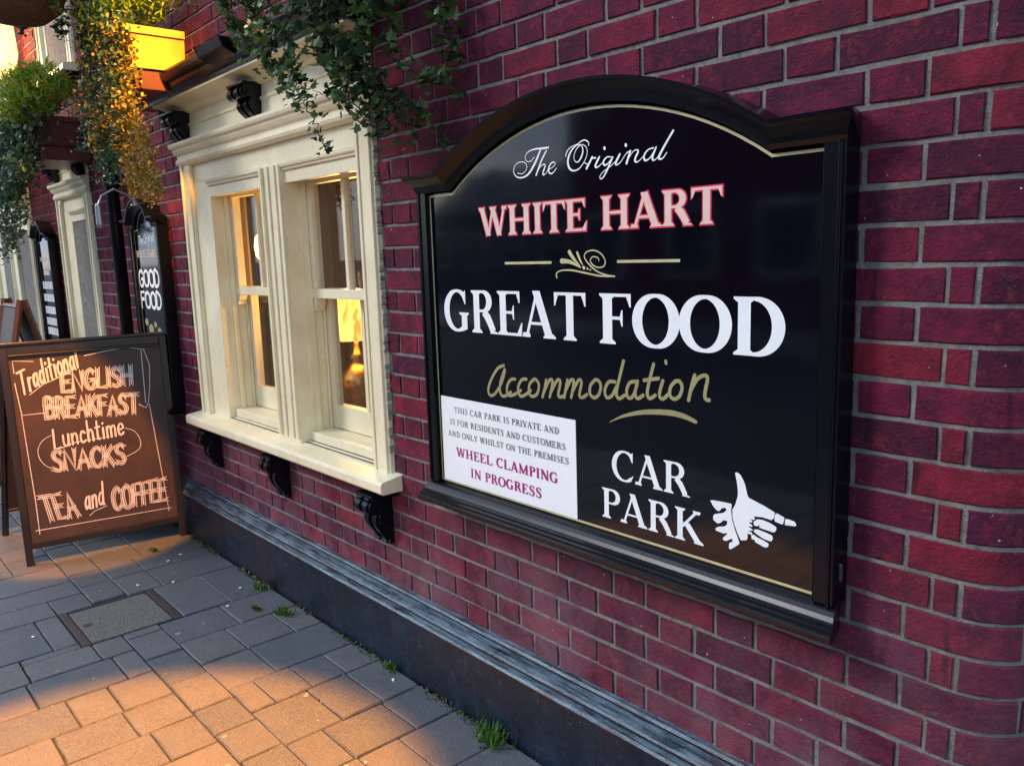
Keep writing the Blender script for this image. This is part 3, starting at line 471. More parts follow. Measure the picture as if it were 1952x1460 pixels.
SK = {'T':(.75,[[(0,1),(.75,1)],[(.38,1),(.36,0)]]),'E':(.62,[[(.6,1),(.05,1),(.03,.5),(.02,0),(.6,0)],[(.05,.52),(.48,.53)]]),'N':(.7,[[(0,0),(.03,1),(.62,0),(.66,1)]]),
'G':(.75,[[(.66,.85),(.45,1),(.15,.85),(.02,.45),(.2,.05),(.5,0),(.68,.2),(.68,.45),(.42,.45)]]),'L':(.55,[[(.05,1),(0,0),(.55,.02)]]),'I':(.2,[[(.1,1),(.1,0)]]),
'S':(.6,[[(.56,.86),(.35,1),(.08,.85),(.12,.62),(.42,.45),(.55,.22),(.35,0),(.02,.1)]]),'H':(.7,[[(.02,1),(.02,0)],[(.66,1),(.66,0)],[(.02,.5),(.66,.5)]]),
'B':(.62,[[(.02,0),(.03,1),(.4,.97),(.48,.76),(.3,.54),(.05,.52)],[(.3,.53),(.58,.4),(.56,.1),(.3,0),(.02,0)]]),'R':(.65,[[(.02,0),(.03,1),(.42,.96),(.52,.74),(.35,.52),(.05,.48)],[(.3,.5),(.62,0)]]),
'A':(.72,[[(0,0),(.36,1),(.7,0)],[(.15,.36),(.56,.36)]]),'K':(.65,[[(.03,1),(.02,0)],[(.6,1),(.05,.45)],[(.2,.58),(.64,0)]]),'F':(.6,[[(.6,1),(.05,1),(.03,0)],[(.05,.54),(.48,.55)]]),
'C':(.68,[[(.64,.84),(.42,1),(.12,.82),(.02,.45),(.16,.08),(.42,0),(.66,.16)]]),'O':(.8,[[(.4,1),(.1,.85),(.02,.5),(.12,.12),(.4,0),(.68,.12),(.78,.5),(.7,.86),(.4,1)]]),
'D':(.72,[[(.03,0),(.04,1),(.4,.95),(.66,.72),(.68,.35),(.45,.05),(.03,0)]]),'P':(.6,[[(.02,0),(.03,1),(.42,.96),(.54,.74),(.35,.5),(.05,.46)]]),'W':(.95,[[(0,1),(.2,0),(.45,.8),(.68,0),(.92,1)]]),
'r':(.36,[[(.05,.6),(.05,0)],[(.05,.35),(.18,.56),(.34,.56)]]),'a':(.5,[[(.42,.55),(.2,.6),(.03,.32),(.14,.02),(.4,.25)],[(.43,.6),(.42,.08),(.5,0)]]),
'd':(.52,[[(.42,.5),(.2,.6),(.03,.3),(.14,.02),(.42,.2)],[(.46,1.08),(.43,.08),(.52,0)]]),'i':(.2,[[(.1,.6),(.1,0)],[(.1,.8),(.12,.84)]]),'t':(.34,[[(.16,.98),(.14,.08),(.28,0)],[(0,.62),(.32,.64)]]),
'o':(.48,[[(.24,.6),(.03,.4),(.06,.08),(.24,0),(.42,.15),(.43,.45),(.24,.6)]]),'n':(.5,[[(.04,.6),(.05,0)],[(.05,.38),(.22,.6),(.4,.5),(.42,0)]]),'l':(.2,[[(.12,1.15),(.08,0)]]),
'u':(.5,[[(.03,.6),(.04,.15),(.18,0),(.38,.15),(.42,.6)],[(.42,.6),(.44,0)]]),'c':(.42,[[(.38,.5),(.2,.6),(.04,.35),(.1,.05),(.24,0),(.4,.1)]]),'h':(.5,[[(.06,1.1),(.05,0)],[(.05,.35),(.22,.6),(.4,.48),(.42,0)]]),
'm':(.75,[[(.03,.6),(.04,0)],[(.04,.38),(.18,.6),(.34,.5),(.35,0)],[(.35,.38),(.5,.6),(.66,.5),(.68,0)]]),'e':(.46,[[(.05,.3),(.42,.34),(.36,.56),(.18,.6),(.03,.35),(.1,.05),(.28,0),(.43,.1)]])}
def skel_text(ink, txt, o, e, upv, w, gap=.14, jit=0, outline=0, space=.45):
    tot = sum(SK[c][0] if c != ' ' else space for c in txt)+gap*(len(txt)-1)
    o = Vector(o); dx = (Vector(e)-o)/tot; dz = Vector(upv)-o; x = 0
    for c in txt:
        if c == ' ': x += space+gap; continue
        jz = random.uniform(-jit, jit)
        for pl in SK[c][1]:
            pts = [tuple(o+dx*(x+a+random.uniform(-jit,jit)*.3)+dz*(b+jz+random.uniform(-jit,jit)*.5)) for a,b in pl]
            ink.stroke(pts, [w*random.uniform(.8,1.15) for _ in pts], smooth=c in 'SGCOBRDPradoncuhmeit' , k=3)
            if outline:
                for sgn in (-1, 1):
                    q = []; n = len(pts)
                    for i in range(n):
                        d = Vector(pts[min(i+1,n-1)])-Vector(pts[max(i-1,0)]); d = d.normalized() if d.length else Vector((1,0)); r = Vector((-d.y, d.x))*outline*sgn*random.uniform(.85,1.15)
                        ext = -d*outline if i == 0 else d*outline if i == n-1 else Vector((0,0)); q.append(tuple(Vector(pts[i])+r+ext))
                    ink.stroke(q, [w*.55]*n, smooth=c in 'SGCOBRDP', k=3)
        x += SK[c][0]+gap

# ================================================================ GROUND
pav = MB().box(-30, 6, -2.9, .0, -.14, -.010).build('pavement', M_JOINT, kind='structure')
MB().box(-400, 400, -400, 400, -.60, -.135).build('ground', M_GROUND, kind='structure')
MB().box(-60, 40, -9.2, -3.03, -.134, -.118).build('road', M_ROAD, kind='structure')
MB().box(-30, 6, -3.028, -2.902, -.134, .0).build('kerb', M_KERB, bevel=.012, kind='structure')
MB().box(-60, 40, -12.0, -9.21, -.134, -.004).build('far_pavement', M_KERB, kind='structure')

cells = []
def course(x0, x1, y0, y1, lens):                     # one course across the wall's direction, cut into pavers along y
    y = y1; i = 0
    while y > y0+.01:
        l = lens[i] if i < len(lens) else random.choice((.15, .2, .24, .3, .36)); i += 1
        if y-l < y0+.09: l = y-y0
        cells.append((x0, x1, y-l, y)); y -= l
MH = (-3.97, -3.545, -.890, -.480)
X1 = [-.2,-.43,-.68,-.90,-1.15,-1.37,-1.62,-1.86,-2.105,-2.325,-2.59,-2.79,-3.05,-3.29,-3.545,-3.97,-4.24,-4.47,-4.68,-4.9]
L1 = {8:[.165,.23,.12],9:[.155,.16,.13,.16],10:[.145,.14,.145],11:[.33,.2],12:[.125,.21,.19],13:[.26,.27],14:[.20,.25]}
x = -4.9
while x > -13: x -= random.choice((.2,.24,.27)); X1.append(x)
for i in range(len(X1)-1):
    course(X1[i+1], X1[i], -.590, -.066, L1.get(i, []))
xs = .1
while xs > -13:                                       # the narrow run
    l = random.choice((.2,.24,.26)); cells.append((xs-l, xs, -.738, -.590)); xs -= l
X3 = [.1,-.15,-.4,-.62,-.88,-1.1,-1.36,-1.6,-1.83,-2.08,-2.3,-2.5,-2.715,-2.915,-3.14,-3.37,-3.60,-3.97]
x = -3.97
while x > -13: x -= random.choice((.2,.24,.27)); X3.append(x)
L3 = {11:[.15,.26,.34],12:[.18,.22,.3],13:[.17,.14,.36],14:[.09,.30,.4],15:[.12,.25,.27],16:[.11,.135,.2]}
for i in range(len(X3)-1): course(X3[i+1], X3[i], -2.9, -.738, L3.get(i, []))
def cut(c, h):                                        # remove the manhole from a paver
    x0,x1,y0,y1 = c; a0,a1,b0,b1 = h
    if x1 <= a0+.001 or x0 >= a1-.001 or y1 <= b0+.001 or y0 >= b1-.001: return [c]
    out = []
    if x0 < a0: out.append((x0,a0,y0,y1)); x0 = a0
    if x1 > a1: out.append((a1,x1,y0,y1)); x1 = a1
    if y0 < b0: out.append((x0,x1,y0,b0))
    if y1 > b1: out.append((x0,x1,b1,y1))
    return [o for o in out if o[1]-o[0] > .03 and o[3]-o[2] > .03]
cells = [d for c in cells for d in cut(c, MH)]
def paver_geo(w, d, mb=None, ox=0, oy=0, rnd=None):
    g = .0030; b = .0038; mb = mb or MB(); z = random.uniform(-.0022,.0018); tx = random.uniform(-.0015,.0015); ty = random.uniform(-.0015,.0015)
    o = []; i = []
    n = 3
    for k in range(4):
        c = [(-1,-1),(1,-1),(1,1),(-1,1)][k]; e = [(-1,-1),(1,-1),(1,1),(-1,1)][(k+1)%4]
        for j in range(n):
            t = j/n; a = c[0]+(e[0]-c[0])*t; bb = c[1]+(e[1]-c[1])*t; q = random.uniform(-.0016,.0016)
            o.append((ox+a*(w/2-g)+q, oy+bb*(d/2-g)+q)); i.append((ox+a*(w/2-g-b), oy+bb*(d/2-g-b)))
    m = len(o); vs = [(a,b_,-.05) for a,b_ in o]+[(a,b_,-.006+z) for a,b_ in o]+[(a,b_,z+(a-ox)/w*tx+(b_-oy)/d*ty) for a,b_ in i]
    fs = [(k,(k+1)%m,(k+1)%m+m,k+m) for k in range(m)]+[(k+m,(k+1)%m+m,(k+1)%m+2*m,k+2*m) for k in range(m)]+[tuple(range(2*m,3*m))]
    return mb.add(vs, fs, rnd)
def pxy(v):
    d = Vector(v)-Vector((0,-1.59527,1.54638)); w = d.dot(fwd)
    if w < .05: return None
    return 976+F_PX*d.dot(rt2)/w, 730-F_PX*d.dot(up2)/w
def seen_area(c3):                                     # rough size in the view, to pick which pieces are single objects
    q = [pxy(v) for v in c3]
    if any(a is None for a in q): return 0
    cx = sum(a[0] for a in q)/4; cy = sum(a[1] for a in q)/4
    if not (-60 < cx < 2010 and -60 < cy < 1520): return 0
    return abs(sum(q[i][0]*q[(i+1)%4][1]-q[(i+1)%4][0]*q[i][1] for i in range(4)))/2
scored = sorted(cells, key=lambda c: -seen_area([(c[0],c[2],0),(c[1],c[2],0),(c[1],c[3],0),(c[0],c[3],0)]))
rest = MB()
for k, c in enumerate(scored):
    w, d = c[1]-c[0], c[3]-c[2]; cx, cy = (c[0]+c[1])/2, (c[2]+c[3])/2
    if k < 290 and seen_area([(c[0],c[2],0),(c[1],c[2],0),(c[1],c[3],0),(c[0],c[3],0)]) > 60:
        inst('paver', paver_geo(w, d).mesh('paver', M_PAVER), (cx, cy, 0), pav)
    else: paver_geo(w, d, rest, cx, cy, random.uniform(.01,1))
rest.build('distant_pavers', M_PAVER, pav, kind='stuff')

mh = empty('manhole_cover', (-3.757, -.685, 0), label='rectangular inspection cover filled with gritty concrete, set in the grey paving', cat='manhole cover')
f = MB(); X0,X9,Y0,Y9 = -.2075,.2075,-.2,.2
f.box(X0,X9,Y0,Y0+.030,-.04,-.0005).box(X0,X9,Y9-.030,Y9,-.04,-.0005).box(X0,X0+.010,Y0+.0302,Y9-.0302,-.04,-.001).box(X9-.010,X9,Y0+.0302,Y9-.0302,-.04,-.001); f.build('cover_frame', M_FRAMEM, mh, bevel=.002)
MB().box(X0+.016,X9-.016,Y0+.036,Y9-.036,-.04,-.002).build('infill', M_INFILL, mh, bevel=.004)
MB().box(-.02,.01,Y0+.05,Y0+.085,-.0015,-.0003).build('lifting_key_hole', M_FRAMEM, mh)

# moss in the joints, weeds and scraps
def blade(mb, p, h, lean, w, r):
    a = random.uniform(0, 6.28); d = Vector((math.cos(a), math.sin(a), 0)); q = Vector((-d.y, d.x, 0))*w
    p = Vector(p); m = p+d*lean*.4+Vector((0,0,h*.6)); t = p+d*lean+Vector((0,0,h))
    mb.add([p-q, p+q, m+q*.8, m-q*.8, t], [(0,1,2,3),(3,2,4)], r)
mo = MB()
for _ in range(2600):
    c = random.choice(scored[:230]); e = random.random()
    if noise.noise(Vector((c[0]*1.3, c[2]*2.2, 3))) < .02 and random.random() < .8: continue
    if e < .5: p = (random.choice((c[0],c[1]))+random.gauss(0,.004), random.uniform(c[2],c[3]), -.008)
    else: p = (random.uniform(c[0],c[1]), random.choice((c[2],c[3]))+random.gauss(0,.004), -.008)
    if MH[0] < p[0] < MH[1] and MH[2] < p[1] < MH[3]: continue
    blade(mo, p, random.uniform(.004,.011), .006, .003, random.uniform(.01,1))
for _ in range(1500):                                  # along the foot of the plinth
    p = (random.uniform(-4.6,-.9), -.066-abs(random.gauss(0,.014)), -.006)
    if noise.noise(Vector((p[0]*3.1, 0, 9))) > -.1: blade(mo, p, random.uniform(.005,.022), .012, .003, random.uniform(.01,1))
mo.build('moss', M_MOSS, kind='stuff')
gr = MB()
for _ in range(1300):
    p = Vector((random.uniform(-4.7,-.8), -.064-abs(random.gauss(0,.018)), -.003)) if random.random() < .7 else Vector((random.uniform(-4.5,-1.2), random.uniform(-1.3,-.1), -.001))
    r_ = random.uniform(.0008,.0032)*(1 if p.y > -.13 else .6); vs = [p+Vector((random.uniform(-1,1),random.uniform(-1,1),0))*r_ for _ in range(4)]; t_ = p+Vector((0,0,r_*.9)); gr.add(vs+[t_],[(0,1,4),(1,2,4),(2,3,4),(3,0,4)])
gr.build('grit', M_SEAL, kind='stuff')
for i, (px_, py_, s, n, lb) in enumerate([(-3.244,-.155,1.0,150,'bright green weed tuft in the joint two pavers out from the wall foot'),(-2.50,-.080,.8,90,'small green weed against the plinth foot below the sign'),
    (-1.875,-.095,1.45,150,'tall bright grass tuft at the plinth foot nearest the camera'),(-3.588,-.110,.8,100,'sparse mossy weed by the plinth beyond the bright tuft'),(-4.50,-.30,.7,70,'weed under the right foot of the chalkboard'),(-3.37,-.22,.6,80,'low weed spreading along the joint left of the bright tuft')]):
    mb = MB()
    for _ in range(n): blade(mb, (px_+random.gauss(0,.022*s), py_+random.gauss(0,.014*s), -.006), random.uniform(.015,.045)*s, .02*s, random.uniform(.0015,.0045), random.uniform(.01,1))
    mb.build('weed', M_GRASS, label=lb, cat='weed', group='weeds in the paving joints')
for i, (a, b, lb) in enumerate([(-3.66,-.175,'small pale scrap on the paving near the plinth'),(-3.50,-.30,'larger white scrap between manhole cover and plinth'),(-3.97,-.38,'pale scrap by the far corner of the manhole cover'),(-4.06,-.52,'white scrap beyond the manhole cover'),(-4.28,-.30,'white scrap on the joint toward the chalkboard foot'),(-3.80,-1.02,'white speck of litter left of the manhole cover'),(-4.33,-.22,'tiny pale scrap nearest the chalkboard right foot'),(-2.42,-.12,'white scrap by the plinth foot beside the small weed')]):
    n = 6; pts = [(math.cos(k*1.05)*random.uniform(.006,.011), math.sin(k*1.05)*random.uniform(.004,.008)) for k in range(n)]
    mb = MB(); mb.prism(pts, 'z', 0, .003); o = mb.build('litter_scrap', M_CARD, label=lb, cat='litter', group='white scraps on the paving'); o.location = (a, b, .0015); o.rotation_euler = (0, 0, i*1.3)

# ================================================================ PUB BUILDING
pub = empty('pub_building', (-5, 0, 0), label='red brick pub front with cream sash windows and a worn blue-black plinth', cat='building')
OFF = Vector((5, 0, 0))
def pc(o): o.location = o.location+OFF; return o       # children are modelled in world coordinates
CX, CR = -.437, .135                                    # end of the straight wall and the radius of its rounded corner
def bend(s, y):                                         # distance along the wall -> plan position, following the rounded corner
    s0 = CX-CR
    if s <= s0: return s, y
    L = CR*math.pi/2; rr = CR-y
    if s < s0+L: a = (s-s0)/CR; return s0+rr*math.sin(a), CR-rr*math.cos(a)
    return s0+rr, CR+(s-s0-L)
WALL_TOP, WALL_L, ZP = 5.37, -9.95, .30
wins = [(-4.358,-2.517,.742,2.13),(-6.98,-6.10,.742,2.13),(-9.72,-7.93,.742,2.13),(-4.25,-2.65,3.05,4.4),(-6.98,-6.10,2.85,4.4),(-9.5,-8.0,2.85,4.4)]
holes = [(a+.06,b-.06,c+.02,d-.04) for a,b,c,d in wins[:1]]
# backing wall with the window opening
wl = MB(); Y0, Y1 = .0048, .15; h = (-4.30,-2.60,.75,1.93)
S0 = CX-CR
for a,b,c,d in [(WALL_L,h[0],.0,WALL_TOP),(h[1],S0,.0,WALL_TOP),(h[0],h[1],.0,h[2]),(h[0],h[1],h[3],WALL_TOP)]: wl.box(a,b,Y0,Y1,c,d)
sp_ = [S0+i*.03 for i in range(9)]+[S0+.28, S0+2.2]
for i in range(len(sp_)-1):
    q = [bend(sp_[i],Y0),bend(sp_[i+1],Y0),bend(sp_[i+1],.1),bend(sp_[i],.1)]; wl.prism(q, 'z', 0, WALL_TOP)
wall_o = pc(wl.build('wall', M_MORT, pub))
bricks = []
NP = 112
def rowspan(k):                                         # Flemish bond, alternate courses shifted, closers beside the corner
    out = []
    if k % 2 == 0:
        out += [(-.833,-.612,0),(-.606,-.562,0),(-.553,-.343,0),(-.335,-.232,0),(-.224,-.012,0),(-.004,.1,0),(.108,.32,0),(.328,.43,0),(.438,.55,0)]; e = -.841; hd = True
    else:
        out += [(-.657,-.442,0),(-.434,-.332,0),(-.324,-.109,0),(-.101,0,0),(.008,.223,0),(.231,.333,0),(.341,.556,0)]; out += [(-.770,-.665,0)]; e = -.778; hd = False
    while e > WALL_L+.02:
        l = .1028 if hd else .2128; out.append((max(e-l, WALL_L), e-random.uniform(0,.0022), 0)); e -= l+.0085; hd = not hd
    return out
def corner_brick(x0, x1, z0, z1, mb=None, rnd=None):
    mb = mb or MB(); n = max(2, int((x1-x0)/.018)); q = [x0+(x1-x0)*i/n for i in range(n+1)]; yo = random.uniform(-.0015,.0015); vs = []
    rows = [(z0,.03,0),(z0,.003,0),(z0+.003,yo,1),(z1-.003,yo,1),(z1,.003,0),(z1,.03,0)]
    for i, s_ in enumerate(q):
        for z,y,f in rows:
            ss = s_+(.003 if i == 0 else -.003 if i == n else 0)*f; bx, by = bend(ss, y); vs.append((bx, by, z+random.uniform(-.0006,.0006)))
    m = len(rows); fs = [(i*m+j,(i+1)*m+j,(i+1)*m+j+1,i*m+j+1) for i in range(n) for j in range(m-1)]+[tuple(range(m)), tuple(n*m+j for j in range(m))[::-1]]
    return mb.add(vs, fs, rnd)
def brick_geo(x0, x1, z0, z1, mb=None, rnd=None, world=False):
    if world and x1 > CX-CR: return corner_brick(x0, x1, z0, z1, mb, rnd)
    mb = mb or MB(); w, hh = x1-x0, z1-z0; ox, oz = ((x0+x1)/2, (z0+z1)/2); B = .0026; yo = random.uniform(-.0018,.0022)
    nx = 3 if w > .15 else 2; per = []
    for j in range(nx): per.append((-w/2+w*j/nx, -hh/2))
    per += [(w/2,-hh/2),(w/2,0)]
    for j in range(nx): per.append((w/2-w*j/nx, hh/2))
    per += [(-w/2,hh/2),(-w/2,0)]
    o = []; i = []
    chip = random.random() < .16; ci = random.randrange(len(per))
    for j, (a,b) in enumerate(per):
        q = random.uniform(-.0032,.0010); f = 1+q/ (w/2); o.append((a*f, b*(1+random.uniform(-.0030,.0010)/(hh/2))))
        e = B*random.uniform(.6,1.5)+(random.uniform(.005,.014) if chip and j == ci else 0)
        i.append((a-math.copysign(min(e,abs(a)), a) if abs(a) > w*.45 else a, b-math.copysign(min(e,abs(b)), b) if abs(b) > .001 else 0))
    n = len(o); lay = [[(a,b,.03) for a,b in o],[(a,b,.0024+yo) for a,b in o],[(a,b,yo-.0005) for a,b in i]]; tx = random.uniform(-.0014,.0014)
    vs = []
    for L in lay:
        for a,b,y in L:
            y += a/w*tx if y < .02 else 0
            if world: bx, by = bend(a+ox, y); vs.append((bx, by, b+oz))
            else: vs.append((a, y, b))
    fs = [(j,(j+1)%n,(j+1)%n+n,j+n) for j in range(n)]+[(j+n,(j+1)%n+n,(j+1)%n+2*n,j+2*n) for j in range(n)]
    fs = [f[::-1] for f in fs]+[tuple(range(2*n,3*n))[::-1]] if False else fs+[tuple(range(2*n,3*n))]
    return mb.add(vs, fs, rnd)
SIGN_R = (-2.17,-.79,.80,1.74)
for k in range(-46, 23):
    zt = 1.945-.075*k; z0, z1 = zt-.075+.0046, zt-.0046
    if z0 < ZP-.02: continue
    for a,b,_ in rowspan(k % 2 if k >= 0 else (k % 2)):
        segs = [(a,b)]
        for wa,wb,wc,wd in wins:
            if (z0+z1)/2 > wc and (z0+z1)/2 < wd:
                ns = []
                for s,e in segs:
                    if e <= wa or s >= wb: ns.append((s,e)); continue
                    if s < wa: ns.append((s, wa-.001))
                    if e > wb: ns.append((wb+.001, e))
                segs = ns
        for s,e in segs:
            if e-s > .018: bricks.append((s,e,z0+random.uniform(-.0008,.0008),z1+random.uniform(-.0008,.0008)))
def bscore(b):
    cx, cz = (b[0]+b[1])/2, (b[2]+b[3])/2
    if SIGN_R[0] < b[0] and b[1] < SIGN_R[1] and SIGN_R[2] < cz < SIGN_R[3]: return 0
    c = [bend(b[0],0),bend(b[1],0)]; return seen_area([(*c[0],b[2]),(*c[1],b[2]),(*c[1],b[3]),(*c[0],b[3])])
bricks.sort(key=lambda b: -bscore(b))
lib = {}
far = MB()
for k, b in enumerate(bricks):
    w = b[1]-b[0]
    if k < 299 and bscore(b) > 100:
        if b[1] > S0-.01: me = brick_geo(*b, world=True).mesh('brick', M_BRICK); o = inst('brick', me, parent=wall_o)
        else:
            key = round(w, 2); L = lib.setdefault(key, [])
            if len(L) < 22: L.append(brick_geo(-w/2, w/2, -.033, .033).mesh('brick', M_BRICK))
            o = inst('brick', random.choice(L), ((b[0]+b[1])/2, 0, (b[2]+b[3])/2), wall_o, (0, 0, 0) if random.random() < .5 else (0, 0, 0))
            o.scale = (w/(round(w,2)) if False else 1, 1, (b[3]-b[2])/.066)
    else: brick_geo(*b, mb=far, rnd=random.uniform(.01,1), world=True)
far.build('smaller_bricks', M_BRICK, wall_o, kind='stuff')
# plinth
prof = [(.0048,.305),(-.004,.300),(-.014,.299),(-.020,.293),(-.020,.286),(-.026,.283),(-.040,.279),(-.052,.272),(-.056,.266),(-.056,.258),(-.062,.256),(-.072,.252),(-.078,.245),(-.078,.236),(-.072,.231),(-.064,.229),(-.062,.222),(-.062,-.02),(.0048,-.02)]
pl = MB(); st = [WALL_L]; x = WALL_L
while x < S0-.05: x += .22; st.append(min(x, S0))
st += [S0+i*.03 for i in range(1,8)]+[S0+.28,S0+2.2]; n = len(prof); vs = []
for s_ in st:
    for y,z in prof:
        wv = noise.noise(Vector((s_*2.3, z*9, 1)))*.0022; bx, by = bend(s_, y+wv if y < 0 else y); vs.append((bx, by, z+(noise.noise(Vector((s_*1.7, 5, y*20)))*.002 if z > 0 else 0)))
pl.add(vs, [(i*n+j, (i+1)*n+j, (i+1)*n+j+1, i*n+j+1) for i in range(len(st)-1) for j in range(n-1)]+[tuple(range(n))])
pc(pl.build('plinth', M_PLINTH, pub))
# shell: roof and back so the house is closed
sh = MB(); sh.box(WALL_L,-.58,.151,6.0,5.0,5.2).box(WALL_L,-.58,5.9,6.0,0,4.999).box(WALL_L,WALL_L+.1,.151,5.899,0,4.999)
pc(sh.build('roof', M_SLATE, pub))
pc(MB().box(WALL_L-.02,CX+.05,-.06,.3,WALL_TOP+.001,WALL_TOP+.09).build('coping', M_KERB, pub, bevel=.01))
room = MB(); room.box(WALL_L+.11,-1.2,3.0,3.05,.3,2.7).box(WALL_L+.11,-1.2,.152,3.0,.25,.2995).box(WALL_L+.11,-1.2,.152,3.0,2.7005,2.75).box(-7.6,-7.55,.152,2.999,.3,2.7).box(-1.25,-1.2005,.152,2.999,.3,2.7)
pc(room.build('bar_room', M_LINER, pub))
# rain pipe
dp = MB(); dp.smooth = True; dp.tube([(-5.39,-.062,.0),(-5.39,-.062,5.2)], .037, 14); pipe = pc(dp.build('rain_pipe', M_BLACK, pub))
for z in (.6, 2.0, 3.4, 4.8):
    MB().lathe([(.045,0),(.049,.01),(.049,.06),(.045,.07)], (-5.39,-.062,z), 14).build('pipe_collar', M_BLACK, pipe)

# ---------------------------------------------------------------- windows
def sweep_x(mb, prof, x0, x1, r0=0, r1=0):             # profile (y,z) swept along x; ends flare by r * projection
    n = len(prof); vs = [(x0-r0*(-y), y, z) for y,z in prof]+[(x1+r1*(-y), y, z) for y,z in prof]
    t = tessellate_polygon([[Vector((y,z,0)) for y,z in prof]])
    mb.add(vs, [(i,(i+1)%n,(i+1)%n+n,i+n) for i in range(n)]+[tuple(q) for q in t]+[tuple(i+n for i in q) for q in t]); return mb
def console(x0, x1, zt, zb, proj, taper=.0):           # scrolled bracket, side profile in (y,z)
    H = zt-zb; r = H*.145; pts = [(.0,zt),(-proj*.95,zt),(-proj*1.02,zt-.006)]
    cy, cz = -proj+r*.55, zt-.010-r
    for i in range(9): a = R(80+i*27); pts.append((cy+r*math.cos(a)*1.0-.0, cz+r*math.sin(a)))
    zz = cz-r*.75; q = zz-zb
    for t, y in ((.04,.60),(.14,.66),(.30,.70),(.48,.62),(.66,.44),(.80,.27),(.90,.22),(.95,.26),(1.0,.20)): pts.append((-proj*y, zz-q*t))
    pts.append((0,zb)); mb = MB(); xm = (x0+x1)/2; n = len(pts)
    def body(a, b, off, tp):
        pp = [(y-(off if y < -.001 else 0), z) for y,z in pts]
        vs = [(a+(xm-a)*tp*((zt-z)/H), y, z) for y,z in pp]+[(b-(b-xm)*tp*((zt-z)/H), y, z) for y,z in pp]
        t = tessellate_polygon([[Vector((y,z,0)) for y,z in pp]])
        mb.add(vs, [(i,(i+1)%n,(i+1)%n+n,i+n) for i in range(n)]+[tuple(q) for q in t]+[tuple(i+n for i in q[::-1]) for q in t])
    w = x1-x0; body(x0, x1, 0, taper); body(x0+w*.14, x0+w*.40, .006, taper); body(x1-w*.40, x1-w*.14, .006, taper)
    for sx, ex in ((x0-.004, x0+.002), (x1-.002, x1+.004)):
        k = 14; mb.prism([(cy+r*.72*math.cos(2*math.pi*j/k), cz+r*.72*math.sin(2*math.pi*j/k)) for j in range(k)], 'x', sx+(xm-sx)*taper*.15, ex+(xm-ex)*taper*.15)
    mb.box(x0-.004, x1+.004, -proj*1.06, -.0005, zt+.0002, zt+.010)
    return mb
